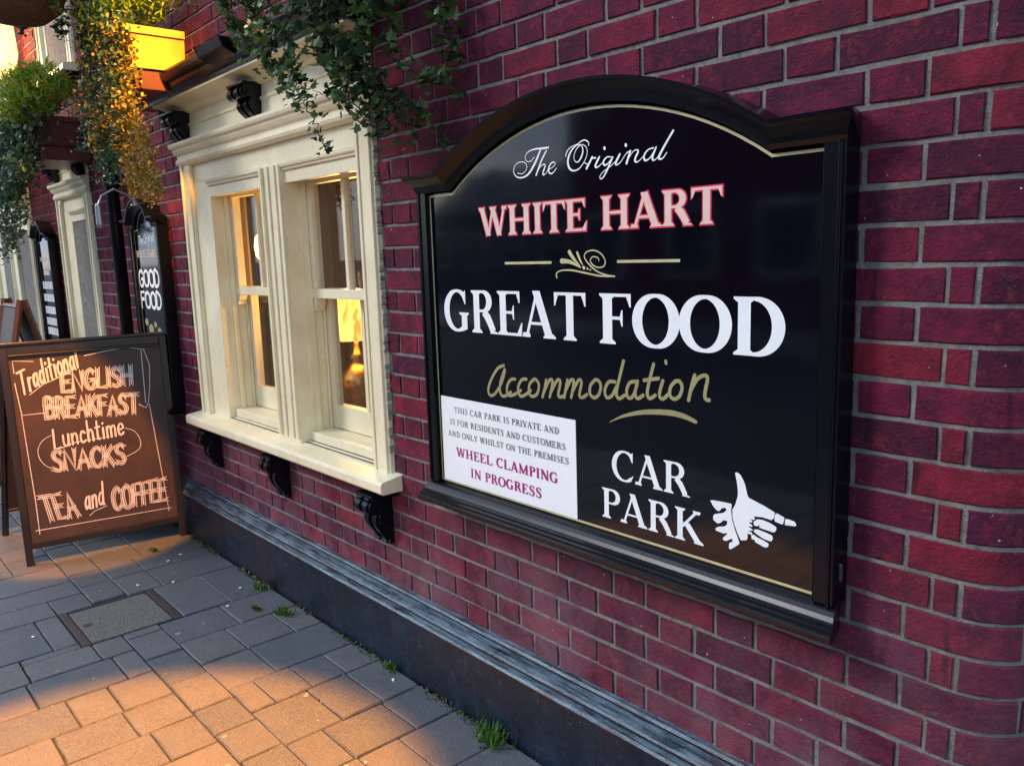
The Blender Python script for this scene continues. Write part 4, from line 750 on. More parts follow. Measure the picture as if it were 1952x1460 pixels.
def window(xl, xr, ops, brx, label, zs=.742, detail=True, glass=M_GLASS, ent=True, dz=0):
    w = pc(empty('window', (0,0,0), parent=pub)); w['label'] = label
    Z = lambda z: z+dz
    fr = MB(); AW = .115; ot = 1.852                  # architrave width, opening top
    fr.box(xl, xl+AW, -.016, .05, Z(zs), Z(2.05)); fr.box(xl+.010, xl+.030, -.026, -.0162, Z(zs), Z(2.04)); fr.box(xl+AW-.022, xl+AW-.006, -.022, -.0162, Z(zs), Z(2.0))
    fr.box(xr-AW, xr, -.016, .05, Z(zs), Z(2.05)); fr.box(xr-.030, xr-.010, -.026, -.0162, Z(zs), Z(2.04)); fr.box(xr-AW+.006, xr-AW+.022, -.022, -.0162, Z(zs), Z(2.0))
    fr.box(xl+AW+.0005, xr-AW-.0005, .004, .05, Z(1.935), Z(2.05))
    e = xl+AW+.0005
    for i, (a,b) in enumerate(ops):                   # boards between the openings: casings and mullion
        fr.box(e, a, .001 if i == 0 else -.012, .131, Z(zs+.004), Z(1.9345))
        if i > 0:
            fr.box(e+.0, e+.018, -.026, -.0122, Z(zs+.02), Z(1.93)); fr.box(a-.018, a, -.026, -.0122, Z(zs+.02), Z(1.93)); fr.box(e+.055, e+.072, -.020, -.0122, Z(zs+.02), Z(1.93)); fr.box(a-.072, a-.055, -.020, -.0122, Z(zs+.02), Z(1.93))
        e = b
    if e < xr-AW-.002: fr.box(e, xr-AW-.0005, .001, .131, Z(zs+.004), Z(1.9345))
    pc_ = fr.build('window_frame', M_CREAM, w, bevel=.0025)
    for a,b in ops:
        hd = MB(); hd.box(a,b,-.002,.03,Z(ot),Z(1.9)); sweep_x(hd,[(.03,Z(1.9005)),(-.006,Z(1.9005)),(-.012,Z(1.905)),(-.012,Z(1.912)),(-.020,Z(1.916)),(-.022,Z(1.924)),(-.016,Z(1.930)),(.03,Z(1.934))],a,b); hd.box(a,b,.0305,.15,Z(ot+.05),Z(1.9344))
        hd.build('head_board', M_CREAM, w, bevel=.0015)
        if not detail: 
            MB().box(a,b,.19,.2,Z(zs+.02),Z(ot)).build('blind', M_CREAM, w); continue
        for u0,u1,v0,v1 in ((a+.0005,a+.0145,.060,.084),(a+.0005,a+.0145,.130,.138),(b-.0145,b-.0005,.060,.084)): MB().box(u0,u1,v0,v1,Z(zs+.0525),Z(ot+.04)).build('staff_bead', M_CREAM, w)
        mid = Z(1.412); st_ = .048
        us = empty('upper_sash', parent=w); m = MB(); m.box(a+.002,a+st_,.086,.126,mid-.0,Z(ot+.045)); m.box(b-st_,b-.002,.086,.126,mid,Z(ot+.045)); m.box(a+st_+.0004,b-st_-.0004,.086,.126,Z(ot-.006),Z(ot+.045)); m.box(a+.001,b-.001,.082,.128,mid-.040,mid-.0003)
        xm = (a+b)/2; m.box(xm-.012,xm+.012,.090,.120,mid,Z(ot-.0065))
        for q in (a+.002,b-st_): m.prism([(q,mid-.0405),(q+.046,mid-.0405),(q+.044,mid-.065),(q+.030,mid-.075),(q+.030,mid-.09),(q,mid-.10)],'y',.087,.125)
        m.build('sash_rails', M_CREAM, us, bevel=.002); MB().box(a+st_-.004,b-st_+.004,.104,.108,mid,Z(ot)).build('pane', glass, us)
        ls = empty('lower_sash', parent=w); m = MB(); zb = Z(zs+.055); m.box(a+.002,a+st_,.142,.182,zb,mid-.001); m.box(b-st_,b-.002,.142,.182,zb,mid-.001); m.box(a+st_+.0004,b-st_-.0004,.142,.182,zb,zb+.105); m.box(a+st_+.0004,b-st_-.0004,.142,.182,mid-.035,mid-.001)
        m.box(xm-.012,xm+.012,.146,.176,zb+.1055,mid-.0355); m.build('sash_rails', M_CREAM, ls, bevel=.002); MB().box(a+st_-.004,b-st_+.004,.160,.164,zb+.1,mid-.03).build('pane', glass, ls)
        sb_ = MB(); sb_.box(a+.0005,b-.0005,.03,.24,Z(zs+.012),Z(zs+.052)); sb_.build('sash_cill', M_CREAM, w, bevel=.004)
    # projecting sill with its rounded front
    sl = MB(); sx0, sx1 = xl-.045, xr+.050
    sweep_x(sl,[(.03,Z(zs+.010)),(-.085,Z(zs-.008)),(-.092,Z(zs-.012)),(-.095,Z(zs-.020)),(-.095,Z(zs-.046)),(-.091,Z(zs-.053)),(-.083,Z(zs-.056)),(.0,Z(zs-.056)),(.0,Z(zs-.002)),(.03,Z(zs-.002))],sx0,sx1)
    sl.build('sill', M_CREAM, w, bevel=.004)
    sweep_x(MB(),[(-.001,Z(zs-.0565)),(-.072,Z(zs-.0565)),(-.066,Z(zs-.068)),(-.050,Z(zs-.074)),(-.001,Z(zs-.080))],xl-.02,xr+.02).build('sill_fillet', M_BLACK, w)
    for bx in brx: console(bx-.055,bx+.055,Z(zs-.085),Z(zs-.275),.088,.0).build('sill_bracket', M_BLACK, w, bevel=.004)
    if not ent: return w
    # entablature: moulded head, frieze with black consoles, black cornice
    hm = MB(); sweep_x(hm,[(.0,Z(2.02)),(-.020,Z(2.022)),(-.030,Z(2.030)),(-.034,Z(2.042)),(-.030,Z(2.054)),(-.024,Z(2.058)),(-.024,Z(2.072)),(-.036,Z(2.078)),(-.044,Z(2.092)),(-.046,Z(2.104)),(-.058,Z(2.108)),(-.062,Z(2.118)),(-.062,Z(2.130)),(.0,Z(2.140))],xl-.002,xr+.002,.35,.35)
    hm.build('head_moulding', M_CREAM, w)
    fz = MB(); fz.box(xl+.004,xr-.004,-.010,.0062,Z(2.141),Z(2.285)); sweep_x(fz,[(.0,Z(2.20)),(-.0105,Z(2.20)),(-.018,Z(2.206)),(-.018,Z(2.214)),(-.0105,Z(2.220)),(.0,Z(2.220))],xl+.004,xr-.004)
    sweep_x(fz,[(.0,Z(2.262)),(-.020,Z(2.264)),(-.034,Z(2.272)),(-.050,Z(2.290)),(-.085,Z(2.302)),(-.118,Z(2.308)),(-.118,Z(2.318)),(.0,Z(2.318))],xl,xr,.3,.3); fz.build('frieze', M_CREAM, w)
    for cx in ([xl+.095,(xl+xr)/2-.0,xr-.125] if len(ops) > 1 else [xl+.09,xr-.10]): console(cx-.078,cx+.078,Z(2.262),Z(2.118),.092,.30).build('console', M_BLACK, w, bevel=.004)
    cn = MB(); sweep_x(cn,[(.0,Z(2.3185)),(-.125,Z(2.3185)),(-.128,Z(2.330)),(-.140,Z(2.338)),(-.146,Z(2.352)),(-.150,Z(2.366)),(-.168,Z(2.374)),(-.176,Z(2.388)),(-.180,Z(2.404)),(-.180,Z(2.414)),(.0,Z(2.445))],xl-.03,xr+.03,.15,.15)
    cn.build('cornice', M_BLACK, w)
    return w
w1 = window(-4.358,-2.517,[(-4.04,-3.425),(-3.234,-2.619)],[-4.235,-3.45,-2.60],'nearest cream double sash window beside the big sign')
window(-6.98,-6.10,[(-6.66,-6.30)],[-6.85,-6.23],'narrow cream window between drain pipe and far sign',detail=False)
window(-9.72,-7.93,[(-9.40,-8.90),(-8.60,-8.08)],[-9.5,-8.8,-8.1],'farthest cream double window at the left edge',detail=False)
for a,b in ((-4.25,-2.65),(-6.98,-6.10),(-9.5,-8.0)):
    window(a,b,[(a+.17,b-.17)],[],'upstairs window with cream frame',detail=False,ent=False,dz=2.308 if a == -4.25 else 2.108)
sl_ = MB()
for i in range(80):
    z = .76+random.random()*1.36; x_ = -2.516+random.uniform(-.001,.005); w_ = random.uniform(.002,.007); h_ = random.uniform(.004,.016)
    sl_.prism([(x_-w_*.6,z-h_),(x_+w_*random.random(),z-h_*.6),(x_+w_,z+h_*random.uniform(-.3,.3)),(x_+w_*.4,z+h_),(x_-w_*.5,z+h_*.8)],'y',-.0165-random.random()*.003,.001)
sl_.build('old_sealant', M_SEAL, w1, kind='stuff')
# cornice block beside the first console
o = MB(); sweep_x(o,[(-.02,2.322),(-.12,2.322),(-.14,2.35),(-.20,2.375),(-.215,2.415),(-.02,2.415)],-3.50,-3.30,.12,.12); o.build('cornice_block', M_BLACK, w1, bevel=.004)
# curtains and the lit lamps inside
def curtain(x0, x1, y, z0, z1, label):
    n = int((x1-x0)/.012)+2; vs = []
    for i in range(n):
        x = x0+(x1-x0)*i/(n-1); yy = y+.022*math.sin(i*.9)+.008*math.sin(i*2.3)
        vs += [(x,yy,z0),(x,yy,z1),(x,yy+.006,z0),(x,yy+.006,z1)]
    mb = MB(); mb.smooth = True; mb.add(vs, [(4*i,4*i+4,4*i+5,4*i+1) for i in range(n-1)]+[(4*i+2,4*i+3,4*i+7,4*i+6) for i in range(n-1)])
    mb.build('curtain', M_CURT, label=label, cat='curtain', group='curtains inside the near window')
curtain(-4.47,-4.24,.26,.80,1.95,'brown curtain seen through the left sash'); curtain(-3.56,-3.39,.26,.80,1.95,'brown curtain seen at the left of the right sash')
tb = MB(); tb.box(-4.5,-3.1,.35,.95,.66,.70)
for a in (-4.45,-3.2):
    for b in (.4,.86): tb.box(a,a+.05,b,b+.05,.30,.66)
tb.build('table', M_DARKW, label='dark wooden table inside the window under the lit lamp', cat='table')
def table_lamp(loc, label, s=1.0):
    t = empty('table_lamp', loc, label=label, cat='lamp')
    b = MB(); b.smooth = True; b.lathe([(.07*s,0),(.075*s,.015*s),(.03*s,.03*s),(.025*s,.05*s),(.06*s,.09*s),(.085*s,.14*s),(.08*s,.19*s),(.04*s,.24*s),(.02*s,.26*s),(.035*s,.28*s),(.02*s,.30*s),(.012*s,.34*s),(.012*s,.40*s)], (0,0,0), 20); b.build('lamp_base', M_BRASS, t)
    sh_ = MB(); sh_.smooth = True; n = 28; vs = []
    for r, z in ((.150*s,.37*s),(.135*s,.45*s),(.095*s,.56*s)):
        for j in range(n): q = r*(1+.03*math.cos(j*math.pi)); vs.append((q*math.cos(2*math.pi*j/n), q*math.sin(2*math.pi*j/n), z))
    sh_.add(vs, [(i*n+j,i*n+(j+1)%n,(i+1)*n+(j+1)%n,(i+1)*n+j) for i in range(2) for j in range(n)]); sh_.build('lamp_shade', M_SHADE, t)
    l = bpy.data.lights.new('lamp_bulb_light','POINT'); l.energy = 15; l.color = (1,.52,.14); l.shadow_soft_size = .05
    o = bpy.data.objects.new('lamp_bulb_light', l); SC.collection.objects.link(o); o.location = (0,0,.64*s); o.parent = t
table_lamp((-3.80,.62,.70),'lit table lamp with yellow shade glowing in the right sash',1.12)
t = empty('wall_light', (-5.05,.70,1.62), label='small bright wall light seen through the left sash', cat='lamp')
b = MB(); b.smooth = True; b.lathe([(.012,-.09),(.035,-.06),(.045,0),(.035,.06),(.012,.09)],(0,0,0),14); b.build('globe', M_BULB, t); MB().tube([(0,0,.09),(0,0,.20),(0,.15,.25)],.008,8).build('stem', M_BRASS, t)
b = MB(); b.lathe([(.02,.0),(.05,.02),(.02,.05)],(0,.15,.25),12); b.build('wall_rose', M_BRASS, t)
MB().box(-5.4,-4.7,.90,.95,.3,2.6).build('partition', M_LINER, label='ochre partition inside the pub behind the wall light', cat='partition')
fr = MB(); fr.box(-5.1,-4.2,1.6,1.63,1.15,1.6); tag(fr.build('picture', M_DGLASS), label='dark framed picture on the room wall behind the lamps', cat='picture')

# ================================================================ SIGNS
def arc_top(x0, x1, zs, cx, hw, sag, n=26):            # left shoulder, knee, arc, knee, right shoulder
    Rr = (hw*hw+sag*sag)/(2*sag); zc = zs+sag-Rr; a = math.asin(hw/Rr)
    return [(x0,zs)]+[(cx+Rr*math.sin(-a+2*a*i/n), zc+Rr*math.cos(-a+2*a*i/n)) for i in range(n+1)]+[(x1,zs)]
def off_path(path, d):                                  # move an open path along its upper normal, mitred
    out = []; n = len(path)
    for i in range(n):
        p = Vector(path[i]); a = (p-Vector(path[i-1])).normalized() if i else None; b = (Vector(path[i+1])-p).normalized() if i < n-1 else None
        na = Vector((-a.y,a.x)) if a else None; nb = Vector((-b.y,b.x)) if b else None
        if na is None: m = nb
        elif nb is None: m = na
        else: m = (na+nb); m = m/max(.3,(1+na.dot(nb)))
        out.append(tuple(p+m*d))
    return out
def pub_sign(name, XL, XR, zb, zs, hw, sag, label, detail=True, pw=.0445):
    """XL, XR outer stile faces; zb top of the base moulding; zs shoulder height of the panel"""
    t = empty(name, ((XL+XR)/2, 0, zb), label=label, cat='sign'); ox = (XL+XR)/2; oz = zb
    def B(mb, nm, m, **k): o = mb.build(nm, m, t, **k); o.location = (-ox, 0, -oz); return o
    cx = (XL+XR)/2; top = arc_top(XL+pw, XR-pw, zs, cx, hw, sag); a, c = XL+pw, XR-pw
    pn = MB(); pn.prism([(a,zb),(c,zb)]+top[::-1], 'y', -.045, -.006); B(pn, 'panel', M_PANEL)
    B(MB().prism([(XL,-.006),(XL,-.062),(XL+.006,-.062),(XL+.007,-.066),(XL+.012,-.066),(XL+.013,-.062),(a-.0003,-.062),(a-.0003,-.006)],'z',zb,zs+.004), 'stile', M_BLACK, bevel=.001)
    B(MB().prism([(XR,-.006),(XR,-.062),(XR-.006,-.062),(XR-.007,-.066),(XR-.012,-.066),(XR-.013,-.062),(c+.0003,-.062),(c+.0003,-.006)],'z',zb,zs+.004), 'stile', M_BLACK, bevel=.001)
    cap = MB(); ext = arc_top(XL, XR, zs+.0045, cx, hw, sag); pr = [(.0,-.006),(.0,-.062),(.010,-.068),(.020,-.070),(.028,-.080),(.040,-.094),(.046,-.100),(.054,-.101),(.054,-.006)]
    n = len(pr); vs = []; paths = [off_path(ext, d) for d,_ in pr]
    for i in range(len(ext)):
        for j, (d,y) in enumerate(pr):
            x_, z_ = paths[j][i]
            fl = max(0, -y-.062)*.75
            if i == 0: x_ -= fl
            if i == len(ext)-1: x_ += fl
            vs.append((x_, y, z_))
    m_ = len(ext); cap.add(vs, [(i*n+j,(i+1)*n+j,(i+1)*n+(j+1)%n,i*n+(j+1)%n) for i in range(m_-1) for j in range(n)]+[tuple(range(n)), tuple((m_-1)*n+j for j in range(n))[::-1]])
    B(cap, 'cap_moulding', M_BLACK)
    bs = MB(); z = zb-.0005
    sweep_x(bs,[(-.006,z),(-.046,z),(-.056,z-.004),(-.066,z-.010),(-.074,z-.018),(-.079,z-.027),(-.084,z-.030),(-.088,z-.031),(-.089,z-.037),(-.094,z-.039),(-.097,z-.040),(-.098,z-.046),(-.103,z-.048),(-.106,z-.050),(-.106,z-.058),(-.096,z-.066),(-.06,z-.072),(-.006,z-.075)],XL+.012,XR-.012,.30,.30); B(bs, 'base_moulding', M_GLOSS)
    gi = Ink(lambda u,v,l: (u,-.045-l,v)); g = .004; inn = [(XL+pw+g,zb+.008)]+[(x_,z_) for x_,z_ in off_path(arc_top(XL+pw+g, XR-pw-g, zs, cx, hw, sag), -.006)]+[(XR-pw-g,zb+.008),(XL+pw+g,zb+.008)]
    for i in range(len(inn)-1):
        p0, p1 = Vector(inn[i]), Vector(inn[i+1]); d = (p1-p0).normalized()*.0028; gi.stroke([tuple(p0-d),tuple(p1+d)],[.0062,.0062],False,False)
    o = B(gi.mb, 'gold_border', M_GOLD)
    return t, B
PL = lambda u,v,l: (u,-.045-l,v)
big, B = pub_sign('pub_sign', -2.198, -.778, .797, 1.727, .545, .168, 'big black arched pub sign reading GREAT FOOD and CAR PARK on brick wall')
# knees of the panel sit at the same place as those of the cap
def ink(nm, m, fn, par=B, lift=.0006, plane=PL):
    k = Ink(plane, lift); fn(k); return par(k.mb, nm, m)
U = 1000.0
B(MB().prism([(-.034,.845),(-.030,.842),(-.026,.845),(-.026,.878),(-.030,.881),(-.034,.878)],'x',-.779,-.7755), 'fixing_plate', M_STEEL)
def strokes(k, data, f=1.0):
    for pts, ws in data: k.stroke(pts, [w/U*f for w in ws], k=3)
ink('script_lettering', M_WHITE, lambda k: strokes(k, D['orig'], 1.05))
ink('scroll', M_GOLD, lambda k: strokes(k, D['scroll'], 1.15))
ink('accommodation_lettering', M_OLIVE, lambda k: strokes(k, D['accom'], 1.0))
ink('swoosh', M_OLIVE, lambda k: strokes(k, D['swoosh'], 1.0))
ink('rule', M_GOLD, lambda k: k.poly([(-1.798,1.507),(-1.605,1.507),(-1.605,1.514),(-1.798,1.514)])); ink('rule', M_GOLD, lambda k: k.poly([(-1.371,1.507),(-1.178,1.507),(-1.178,1.514),(-1.371,1.514)]))
for wd_ in (('WHITE',-1.906,-1.470,1.590,.081,.215,.075),('HART',-1.426,-1.064,1.590,.081,.215,.075)):
    ink('name_lettering_edge', M_RED, lambda k: serif_text(k,*wd_,.0034)); ink('name_lettering', M_PINKW, lambda k: serif_text(k,*wd_,0), lift=.0016)
ink('great_lettering', M_WHITE, lambda k: serif_text(k,'GREAT',-2.100,-1.481,1.303,.128,.212,.062)); ink('food_lettering', M_WHITE, lambda k: serif_text(k,'FOOD',-1.435,-.905,1.303,.128,.235,.062))
ink('car_lettering', M_WHITE, lambda k: serif_text(k,'CAR',-1.398,-1.150,.949,.080,.185,.06)); ink('park_lettering', M_WHITE, lambda k: serif_text(k,'PARK',-1.438,-1.110,.838,.081,.185,.06))
ink('pointing_hand', M_WHITE, lambda k: [k.poly(p) for p in D['hand']])
cd = empty('notice_card', (-1.831,-.046,.80), label='white private car park and wheel clamping notice on the black sign', cat='notice')
o = MB().box(-.306,.306,-.0018,0,.008,.287).build('card', M_CARD, cd)
def BC(mb, nm, m): o = mb.build(nm, m, cd); o.location = (1.831,.046,-.80); return o
PC = lambda u,v,l: (u,-.0478-l,v)
for a_ in (('THIS CAR PARK IS PRIVATE AND',-2.068,-1.588,1.039),('IS FOR RESIDENTS AND CUSTOMERS',-2.093,-1.564,.998),('AND ONLY WHILST ON THE PREMISES',-2.105,-1.552,.959)):
    ink('small_print_line', M_GREYINK, lambda k: serif_text(k,*a_,.019,.17,.07,0,.10), BC, plane=PC)
for a_ in (('WHEEL CLAMPING',-2.066,-1.597,.896),('IN PROGRESS',-1.996,-1.666,.838)):
    ink('warning_print_line', M_MAG, lambda k: serif_text(k,*a_,.030,.24,.10,0,.08), BC, plane=PC)
# smaller signs down the street
s2, B2 = pub_sign('pub_sign', -5.167, -4.656, .77, 1.735, .15, .105, 'tall narrow black sign reading GOOD FOOD left of the near window')
def good(k):
    skel_text(k,'GOOD',(-5.11,1.41),(-4.765,1.41),(-5.11,1.50),.019,.12)
def food(k): skel_text(k,'FOOD',(-5.11,1.285),(-4.765,1.285),(-5.11,1.375),.019,.12)
SK['g'] = (.46,[[(.40,.52),(.2,.6),(.03,.35),(.12,.05),(.38,.2)],[(.42,.6),(.40,-.15),(.2,-.3),(.04,-.18)]])
ink('good_lettering', M_WHITE, good, B2); ink('food_lettering', M_WHITE, food, B2)
ink('name_lettering', M_PINKW, lambda k: serif_text(k,'WHITE HART',-5.11,-4.765,1.575,.040,.24,.08,0,.06), B2)
ink('script_lettering', M_WHITE, lambda k: (skel_text(k,'The',(-5.06,1.655),(-4.985,1.655),(-5.05,1.695),.006), skel_text(k,'Original',(-4.96,1.655),(-4.78,1.665),(-4.95,1.70),.006)), B2)
def lines2(k):
    for i, z in enumerate((1.10,1.0,.93,.86)): serif_text(k,['HOMEMADE','MEALS','REAL ALES','CARVERY'][i] if False else '',0,1,z,.03) if False else None
def emb(k):                                             # the pale illegible emblem under FOOD and the small lines
    [k.poly([(cx_+r_*math.cos(a)*1.4, cz_+r_*math.sin(a)) for a in [j*math.pi/5 for j in range(10)]]) for cx_,cz_,r_ in ((-5.05,1.20,.022),(-4.98,1.16,.030),(-4.90,1.19,.018),(-4.84,1.15,.026),(-4.93,1.12,.016))]
    for z in (1.06,1.00,.94,.88,.83): k.poly([(-5.05,z),(-4.77,z),(-4.77,z+.018),(-5.05,z+.018)])
ink('emblem_and_lines', M_OLIVE, emb, B2)
s3, B3 = pub_sign('pub_sign', -7.66, -7.15, .77, 1.735, .15, .105, 'farthest narrow black sign with white lines beyond the thin window')
def l3(k):
    for i, z in enumerate((1.36,1.26,1.16,1.07,.99)):
        x = -7.60
        while x < -7.24: w_ = random.uniform(.03,.06); k.poly([(x,z),(x+w_,z),(x+w_,z+.06),(x,z+.06)]); x += w_+.012
ink('worn_lettering', M_WHITE, l3, B3); ink('worn_name', M_PINKW, lambda k: (k.poly([(-7.59,1.58),(-7.25,1.58),(-7.25,1.615),(-7.59,1.615)]), k.poly([(-7.52,1.47),(-7.33,1.47),(-7.33,1.51),(-7.52,1.51)])), B3)
def swan_lamp(loc, label, s=1.0):                       # swan-neck sign lamp with a slim shade
    t = empty('sign_lamp', loc, label=label, cat='lamp', group='small swan-neck lamps over the narrow signs')
    MB().tube([(0,0,0),(0,-.05,.06),(0,-.12,.09),(0,-.19,.05),(0,-.21,0)], .006, 8).build('arm', M_STEEL, t)
    b = MB(); b.lathe([(.01,.01),(.018,0),(.02,-.10),(.016,-.12)],(0,-.21,0),12); b.build('lamp_shade', M_STEEL, t); MB().lathe([(.03,0),(.03,.012)],(0,-.012,0),12).build('rose', M_STEEL, t)
swan_lamp((-4.91,-.07,1.86),'swan-neck lamp above the GOOD FOOD sign'); swan_lamp((-7.40,-.07,1.86),'swan-neck lamp above the farthest narrow sign')
# brass lamp on the cornice
t = empty('brass_lamp', (-2.98,-.19,2.37), label='small brass bell lamp hanging over the window cornice among ivy', cat='lamp')
b = MB(); b.smooth = True; b.lathe([(.058,-.01),(.060,0),(.050,.012),(.034,.035),(.026,.052),(.014,.07),(.010,.10)],(0,0,0),20); b.build('lamp_shade', M_BRASS, t); MB().tube([(0,0,.10),(0,0,.20),(0,.08,.27),(0,.18,.25)],.008,8).build('arm', M_BLACK, t)

# ================================================================ CHALKBOARD
bd = D['board']; FL = Vector(bd['FL']); u = Vector(bd['u']); v = Vector(bd['v']); nn = u.cross(v).normalized()
board = empty('chalkboard', FL, label='large black framed pavement chalkboard with English breakfast menu in chalk', cat='A-board')
mat = Matrix((u, v, nn)).transposed().to_4x4()
def BB(mb, nm, m, bevel=0, par=None):
    o = mb.build(nm, m, par or board, bevel=bevel); o.rotation_euler = mat.to_euler() if par is None else (0,0,0); return o
W_ = .79; m = MB()                                      # local frame: x across, y up the board, z out of its face
m.box(-.002,.034,0,1.150,-.034,.004); m.box(W_-.034,W_+.002,0,1.150,-.034,.004); m.box(.0345,W_-.0345,1.105,1.150,-.034,.004); m.box(.0345,W_-.0345,.085,.118,-.034,.002); m.box(.0345,W_-.0345,1.092,1.1045,-.030,.008); m.box(-.012,W_+.012,1.1502,1.166,-.040,.014)
BB(m, 'frame', M_BWOOD, .003)
BB(MB().box(.034,W_-.034,.1185,1.0915,-.022,-.006), 'slate', M_CHALKB)
PB = lambda a,b,l: (a,b,-.006+l)
def chalk(k):
    for pts in D['chalk']: k.stroke([(min(max(a,.045),W_-.045),min(max(b,.125),1.085)) for a,b in pts],[.0036*random.uniform(.7,1.2) for _ in pts],smooth=len(pts) > 3,k=3)
    for txt,o_,e_,u_,st_ in D['chalkwords']: skel_text(k,txt,o_,e_,u_,.0072 if st_ else .0100,.16,.03,.0092 if st_ else 0)
k = Ink(PB); chalk(k); BB(k.mb, 'chalk_writing', M_CHALK)
# back frame, splayed away from the front
back = empty('rear_frame', (0,0,0), parent=board)
apex = FL+v*1.14-nn*.04; fx = Vector((-5.43,-.86,0)); dr = (fx-apex)
m = MB()
for q in (.018, W_-.018): m.tube([apex+u*q-FL, apex+u*q+dr-FL], .019, 4)
m.tube([apex+u*.018+dr*.85-FL, apex+u*(W_-.018)+dr*.85-FL], .016, 4); m.tube([apex+u*.018+dr*.08-FL, apex+u*(W_-.018)+dr*.08-FL], .016, 4)
m.build('rear_legs', M_BWOOD, back, bevel=.003)
q1, q2, q3, q4 = [apex+u*a+dr*c-FL for a,c in ((.03,.1),(W_-.03,.1),(W_-.03,.84),(.03,.84))]; o3 = dr.cross(u).normalized()*.006
MB().add([q1+o3,q2+o3,q3+o3,q4+o3,q1-o3,q2-o3,q3-o3,q4-o3],[(0,1,2,3),(7,6,5,4),(0,4,5,1),(1,5,6,2),(2,6,7,3),(3,7,4,0)]).build('rear_slate', M_CHALKB, back)
# second A-board farther on, seen edge-on as an A
ab = empty('chalkboard', (-7.0,-.37,0), label='smaller brown wooden A-board standing behind the large chalkboard', cat='A-board')
for s_ in (-1,1):
    m = MB()
    for xx in (-.28,.28): m.tube([(xx,s_*.012,1.31),(xx,s_*.30,0)],.022,4)
    m.tube([(-.28,s_*.024,1.26),(.28,s_*.024,1.26)],.018,4); m.tube([(-.28,s_*.27,.15),(.28,s_*.27,.15)],.018,4); m.build('leg_frame', M_RWOOD, ab)
    MB().add([(-.26,s_*.03,1.25),(.26,s_*.03,1.25),(.26,s_*.265,.18),(-.26,s_*.265,.18),(-.26,s_*.018,1.24),(.26,s_*.018,1.24),(.26,s_*.253,.17),(-.26,s_*.253,.17)],[(0,1,2,3),(7,6,5,4),(0,4,5,1),(1,5,6,2),(2,6,7,3),(3,7,4,0)]).build('slate', M_CHALKB, ab)
MB().tube([(.28,-.18,.62),(.28,0,.60),(.28,.18,.62)],.005,6).build('stay_chain', M_BRASS, ab)

# ================================================================ PLANTERS AND PLANTS
def planter(x0, x1, z0, m, label):
    t = empty('planter', ((x0+x1)/2,-.19,z0), label=label, cat='planter', group='planters over the windows')
    w_ = (x1-x0)/2; b = MB(); H = .175; a = .012
    b.prism([(-w_+a*2,-.13+a),(w_-a*2,-.13+a),(w_-a*2,.13),(-w_+a*2,.13)],'z',0,.02)
    for s_ in (-1,1):                                   # tapered end boards
        b.add([(s_*(w_-.020),-.118,0),(s_*(w_-.020),.13,0),(s_*w_,.13,H),(s_*w_,-.132,H),(s_*(w_-.038),-.118,0),(s_*(w_-.038),.13,0),(s_*(w_-.018),.13,H),(s_*(w_-.018),-.132,H)],[(0,1,2,3),(7,6,5,4),(0,4,5,1),(1,5,6,2),(2,6,7,3),(3,7,4,0)])
    b.add([(-w_+.0205,-.118,0),(w_-.0205,-.118,0),(w_-.001,-.132,H),(-w_+.001,-.132,H),(-w_+.0205,-.100,0),(w_-.0205,-.100,0),(w_-.019,-.114,H),(-w_+.019,-.114,H)],[(0,1,2,3),(7,6,5,4),(0,4,5,1),(1,5,6,2),(2,6,7,3),(3,7,4,0)])
    b.box(-w_+.03,w_-.03,.112,.13,.02,H); b.build('box', m, t, bevel=.002)
    r = MB(); r.box(-w_-.008,w_+.008,-.142,-.13301,H-.03,H+.004); r.box(w_+.0005,w_+.0085,-.1325,.13,H-.03,H+.004); r.box(-w_-.0085,-w_-.0005,-.1325,.13,H-.03,H+.004); r.build('rim', m, t, bevel=.002)
    MB().box(-w_+.04,w_-.04,-.11,.11,.1,H-.02).build('soil', M_SOIL, t)
    MB().box(-w_+.03,w_-.035,-.105,.183,-.090,-.001).build('shelf', M_DRED, t, bevel=.004)
planter(-4.70,-4.03,2.425,M_TERRA,'lamplit orange planter above the left end of the near window')
planter(-6.58,-5.93,2.30,M_DRED,'dark red planter over the narrow window farther left')
planter(-2.80,-2.13,2.56,M_DRED,'dark planter above the right end of near window, ivy over it')
planter(-8.6,-7.95,2.30,M_DRED,'farthest planter over the last window, hidden in leaves')
bk = empty('hanging_basket', (-4.62,-.62,2.70), label='brown round hanging basket at the top left corner', cat='hanging basket')
b = MB(); b.smooth = True; b.lathe([(.04,-.01),(.12,.0),(.185,.05),(.222,.13),(.235,.20),(.22,.205),(.2,.15)],(0,0,0),28); b.build('liner', M_COIR, bk)
m = MB()
for k_ in range(3): a = k_*2.1; m.tube([(.232*math.cos(a),.232*math.sin(a),.2),(0,0,.75)],.003,5)
m.tube([(.238*math.cos(i*math.pi/12),.238*math.sin(i*math.pi/12),.2) for i in range(25)],.004,5); m.build('chains', M_BLACK, bk)
m = MB(); m.tube([(0,.57,.45),(0,.57,.80),(0,0,.80),(0,0,.75)],.009,6); m.tube([(0,.57,.5),(0,.1,.80)],.007,6); m.build('bracket_arm', M_BLACK, bk)

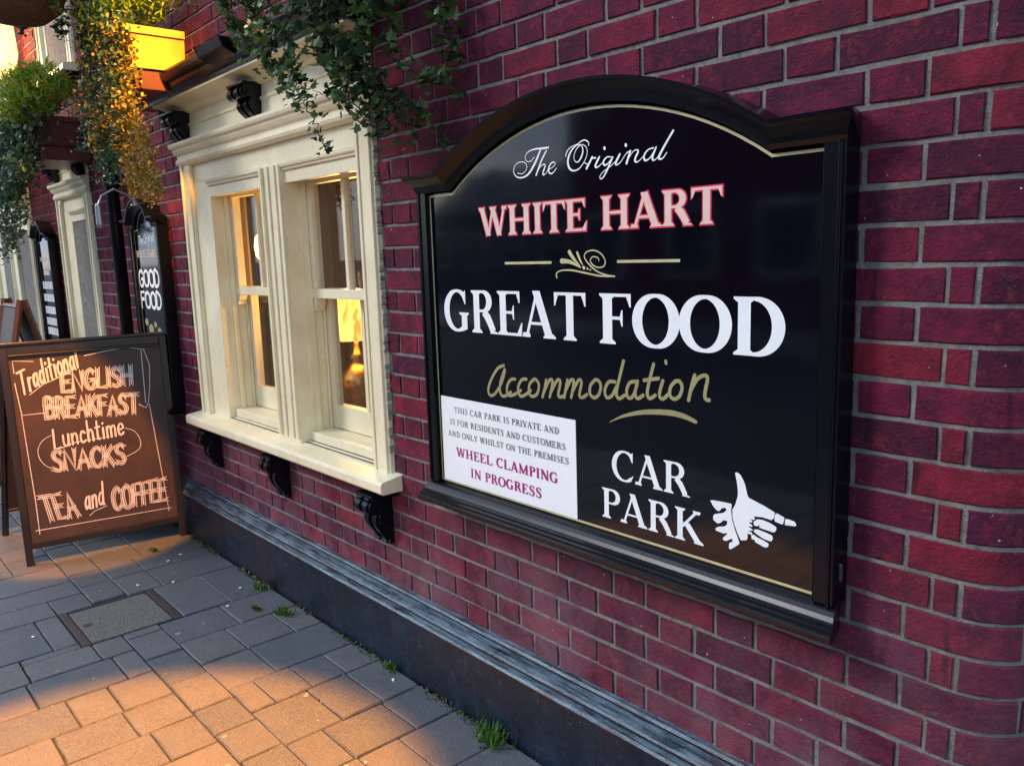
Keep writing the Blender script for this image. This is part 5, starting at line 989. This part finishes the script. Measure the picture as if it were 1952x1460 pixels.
IVYL = [(0,0),(.30,-.10),(.52,.12),(.36,.30),(.55,.55),(.24,.58),(.0,1.0),(-.24,.58),(-.55,.55),(-.36,.30),(-.52,.12),(-.30,-.10)]
def ivy_mesh(s):
    mb = MB(); vs = [(0,.28*s,.04*s)]+[(x_*s*random.uniform(.85,1.15), y_*s, -.12*s*abs(x_)*2+random.uniform(-.03,.03)*s) for x_,y_ in IVYL]; n = len(IVYL)
    mb.add(vs, [(0,i+1,(i+1)%n+1) for i in range(n)]); return mb.mesh('leaf', M_IVY)
ivm = [ivy_mesh(random.uniform(.034,.052)) for _ in range(8)]
def along(pts, k=8):
    P = [Vector(p) for p in pts]; o = []
    for i in range(len(P)-1):
        p0,p1,p2,p3 = P[max(i-1,0)],P[i],P[i+1],P[min(i+2,len(P)-1)]
        for j in range(k):
            t_ = j/k; o.append(.5*((2*p1)+(-p0+p2)*t_+(2*p0-5*p1+4*p2-p3)*t_*t_+(-p0+3*p1-3*p2+p3)*t_**3))
    return o+[P[-1]]
def rot_leaf():
    return (random.uniform(.2,1.3), random.uniform(-.6,.6), random.uniform(-.5,.5)+random.uniform(-1.3,1.3))
ivy = empty('ivy', (-2.45,-.2,2.7), label='dark trailing ivy hanging over the cornice beside the arched sign', cat='plant'); io = Vector((2.45,.2,-2.7))
stems = MB(); nleaf = 0; fol = MB()
def loose_leaf(mb, p, s, shape='d'):
    rx, ry, rz = rot_leaf(); rx = random.uniform(-.5,1.6); rz = random.uniform(0,6.28); mt = Matrix.Rotation(rz,3,'Z') @ Matrix.Rotation(ry,3,'Y') @ Matrix.Rotation(rx,3,'X')
    if shape == 'i': vs = [Vector((0,.28,.04))]+[Vector((x_,y_,-.2*abs(x_))) for x_,y_ in IVYL[::1]]; fs = [(0,i+1,(i+1)%12+1) for i in range(12)]
    elif shape == 'n': vs = [Vector((0,0,0)),Vector((.13,.45,.06)),Vector((0,1.3,-.12)),Vector((-.13,.45,.06))]; fs = [(0,1,2,3)]
    else: vs = [Vector((0,0,0)),Vector((.38,.35,-.06)),Vector((.30,.75,-.08)),Vector((0,1,.02)),Vector((-.30,.75,-.08)),Vector((-.38,.35,-.06))]; fs = [(0,1,2,3),(0,3,4,5)]
    mb.add([Vector(p)+mt @ (q*s) for q in vs], fs, random.uniform(.01,1))
for si, st_ in enumerate(D['ivy']):
    pts = along(st_, 10); pts = [p+Vector((random.gauss(0,.006),random.gauss(0,.006),random.gauss(0,.004))) for p in pts]; stems.tube([p+io for p in pts], .0022, 5)
    for i, p in enumerate(pts):
        frac = i/len(pts)
        for q in range(3 if frac < .75 else 2):
            pp = p+Vector((random.gauss(0,.022),random.gauss(0,.018),random.gauss(0,.018)))
            if nleaf < 290:
                o = inst('leaf', random.choice(ivm), pp+io, ivy, rot_leaf()); s_ = random.uniform(.55,1.1)*(1-.35*frac); o.scale = (s_,)*3; nleaf += 1
            else: loose_leaf(fol, pp+io, .04*random.uniform(.6,1.1)*(1-.35*frac), 'i')
for _ in range(1100):                                   # the dense mass under the planter
    x_ = random.gauss(-2.42,.20); y_ = random.uniform(-.36,-.05); z_ = 2.78-abs(random.gauss(0,.27))
    if z_ < 2.36+ (abs(x_+2.36)*.8): continue
    loose_leaf(fol, Vector((x_,y_,z_))+io, .045*random.uniform(.6,1.1), 'i')
stems.build('vine', M_LIFE, ivy); fol.build('dense_foliage', M_IVY, ivy, kind='stuff')

def plant(name, org, label, strands, blobs, mat_, lsize, shape='d', per=9, spread=.035):
    t = empty(name, org, label=label, cat='plant', group='plants trailing from planters and basket'); oo = -Vector(org); sm_ = MB(); mb = MB()
    for st_ in strands:
        pts = along(st_, 14); sm_.tube([p+oo for p in pts], .0022, 4)
        for i, p in enumerate(pts):
            f_ = i/len(pts)
            for _ in range(per): loose_leaf(mb, p+oo+Vector((random.gauss(0,spread),random.gauss(0,spread),random.gauss(0,.03)))*(1-.45*f_), lsize*random.uniform(.6,1.2), shape)
    for (c, r, n_, sh) in blobs:
        for _ in range(n_):
            d = Vector((random.gauss(0,1),random.gauss(0,1),random.gauss(0,1))); d = d.normalized()*random.uniform(.35,1)**.5
            d = d*(1+.35*noise.noise(d*2.3+Vector(c))); loose_leaf(mb, Vector(c)+oo+Vector((d.x*r[0],d.y*r[1],d.z*r[2])), lsize*random.uniform(.6,1.3), sh)
        sm_.tube([Vector(c)+oo-Vector((0,-.02,r[2]*.9)), Vector(c)+oo], .004, 5)
    sm_.build('stems', M_LIFE, t); mb.build('foliage', mat_, t, kind='stuff'); return t
plant('trailing_plant', (-4.37,-.2,2.64), 'dense green column trailing down from the lamplit orange planter', D['col'], [((-4.45,-.27,2.66),(.25,.12,.07),500,'d')], M_DEEP, .024, 'd', 10, .035)
plant('trailing_plant', (-4.2,-.2,2.65), 'golden leaved trailing plant hanging lowest beside the orange planter', D['tail'], [], M_AMBER, .021, 'd', 13, .026)
plant('fern', (-4.35,-.19,2.66), 'bright yellow-green fern tuft growing on top of the orange planter', [], [((-4.25,-.2,2.75),(.26,.14,.10),900,'n'),((-4.55,-.25,2.74),(.16,.14,.10),500,'n')], M_FERN, .045, 'n')
plant('fern', (-6.25,-.25,2.55), 'bright green fern mound on the dark red planter', [], [((-6.15,-.24,2.66),(.32,.20,.15),1500,'n'),((-5.95,-.36,2.52),(.2,.14,.12),600,'n')], M_FERN, .055, 'n')
plant('trailing_plant', (-6.3,-.3,2.4), 'dark green foliage hanging thick below the far fern mound', [[(x_,-.34,2.5),(x_+.02,-.42,2.2),(x_-.03,-.44,z_)] for x_,z_ in ((-6.05,2.0),(-6.2,1.75),(-6.35,1.70),(-6.5,1.65),(-6.65,1.6),(-5.85,2.1),(-6.1,1.85),(-6.45,1.78),(-6.3,1.95))], [((-6.25,-.34,2.38),(.32,.14,.22),1400,'d')], M_DEEP, .034, 'd', 11, .06)
plant('trailing_plant', (-7.6,-.5,2.5), 'dark green leaves at the left edge beyond the far planter', [[(x_,-.34,2.6),(x_+.02,-.42,2.2),(x_-.03,-.44,z_)] for x_,z_ in ((-7.6,1.75),(-7.8,1.7),(-8.05,1.6),(-8.3,1.55),(-7.9,1.9),(-7.5,2.0))], [((-7.9,-.34,2.45),(.45,.18,.35),1500,'d')], M_DEEP, .040, 'd', 11, .07)
plant('trailing_plant', (-6.9,-.5,2.6), 'amber flecked plant low at the left edge', [[(-6.7,-.62,2.5),(-6.75,-.64,2.25),(-6.72,-.66,2.0)]], [((-6.72,-.62,2.15),(.06,.05,.08),140,'d')], M_AMBER, .03, 'd', 6, .03)
plant('basket_plant', (-4.62,-.62,2.9), 'dark leaves spilling over the round hanging basket', [[(-4.62+.24*math.cos(a),-.62+.24*math.sin(a),2.92),(-4.62+.29*math.cos(a),-.62+.29*math.sin(a),2.82),(-4.62+.27*math.cos(a),-.62+.27*math.sin(a),2.68+.05*math.sin(a*3))] for a in (0.4,1.6,2.2,2.9,3.6,4.3)], [((-4.62,-.62,2.98),(.26,.26,.14),1100,'d')], M_DEEP, .03, 'd', 5, .02)
plant('trailing_plant', (-3.6,-.3,2.7), 'amber sprays trailing left from the ivy planter over the cornice', [[(-2.78,-.26,2.74),(-3.05,-.29,2.77),(-3.36,-.32,2.68),(-3.42,-.32,2.54)],[(-2.78,-.24,2.74),(-2.98,-.29,2.74),(-3.18,-.32,2.64),(-3.20,-.32,2.50)],[(-2.78,-.26,2.74),(-2.90,-.30,2.70),(-2.98,-.32,2.58),(-2.96,-.32,2.44)]], [], M_AMBER, .02, 'd', 4, .02)


# lit wall lantern at the far left
t = empty('wall_lantern', (-7.62,-.15,3.24), label='bright lit lantern glowing at the upper left edge', cat='lantern')
b = MB(); b.smooth = True; b.lathe([(.03,-.26),(.10,-.22),(.13,-.05),(.12,.16),(.05,.22)],(0,0,0),18); b.build('lantern_globe', emit('lantern_glow',(1,.60,.18),1.6), t)
b = MB(); b.lathe([(.14,.20),(.15,.22),(.06,.30),(.01,.34)],(0,0,0),18); b.build('lantern_cap', M_BLACK, t); MB().tube([(0,0,.34),(0,.06,.38),(0,.15,.36)],.012,8).build('bracket_arm', M_BLACK, t)
l = bpy.data.lights.new('lantern_light','POINT'); l.energy = 22; l.color = (1,.55,.18); l.shadow_soft_size = .1; o = bpy.data.objects.new('lantern_light', l); SC.collection.objects.link(o); o.location = (-7.5,-.34,3.12)
# fittings of the three outdoor spotlights
for nm, loc, tgt, *_ in SPOTS:
    d = (Vector(tgt)-Vector(loc)).normalized(); lc = Vector(loc)-d*.02; wy = 0.0
    t = empty('wall_spotlight', lc, label={'spotlight_pavement':'spotlight on an arm above, lighting the near paving','spotlight_board':'spotlight on a long arm lighting the chalkboard','spotlight_planter':'spotlight aimed at the orange planter'}[nm], cat='spotlight', group='spotlights on arms high on the wall')
    MB().tube([-d*.18,-d*.16,-d*.02,-d*.001],[.03,.05,.06,.065],12).build('lamp_head', M_BLACK, t)
    MB().tube([-d*.18,(0,0,.35),(0,-lc.y*.5,.5),(0,-lc.y,.45)],.012,8).build('arm', M_BLACK, t)

# ================================================================ BEYOND THE PUB AND ACROSS THE ROAD
fb = empty('shop_building', (-20,4.0,0), label='pale rendered building with a green awning at the far left edge', cat='building')
MB().box(-6,5.5,-3.5,6,0,7).build('wall', M_RENDER, fb); MB().prism([(-6.3,6.9),(5.8,6.9),(4,9.5),(-4.5,9.5)],'y',-3.7,6.2).build('roof', M_SLATE, fb)
for i in range(4): wn_ = MB().box(-4.6+i*2.5,-3.4+i*2.5,-3.56,-3.501,3.6,5.2).build('window', M_TEAK, fb); MB().box(-4.5+i*2.5,-3.5+i*2.5,-3.575,-3.561,3.7,5.1).build('pane', M_DGLASS, wn_)
MB().box(-5,5.0,-3.53,-3.501,.4,2.3).build('shop_window', M_DGLASS, fb)
MB().prism([(-3.51,1.95),(-5.3,1.25),(-5.3,.85),(-5.25,.85),(-5.25,1.2),(-3.51,1.88)],'x',-5.2,5.2).build('awning', M_GREEN, fb)
for x0_, x1_, yb, h_, m_, lb in ((-13.5,4,-15,4.6,M_BRICK,'brick house row across the road, opposite the big sign'),(-29,-19.5,-22,3.0,M_SLATE,'low dark building across the road farther left')):
    w_ = x1_-x0_; th = empty('terrace_house', ((x0_+x1_)/2,yb,0), label=lb, cat='house')
    MB().box(-w_/2+.01,w_/2-.01,-3,2.9,-.1,h_).build('wall', m_, th); MB().prism([(-3.2,h_+.001),(3.1,h_+.001),(0,h_+1.9)],'x',-w_/2,w_/2).build('roof', M_SLATE, th)
    for i in range(int(w_/2.2)):
        a = -w_/2+1.2+i*2.2
        f_ = MB().box(a-.6,a+.6,2.901,2.95,.9,2.3).build('window', M_TEAK, th); MB().box(a-.52,a+.52,2.951,2.96,.98,2.22).build('pane', M_DGLASS, f_)
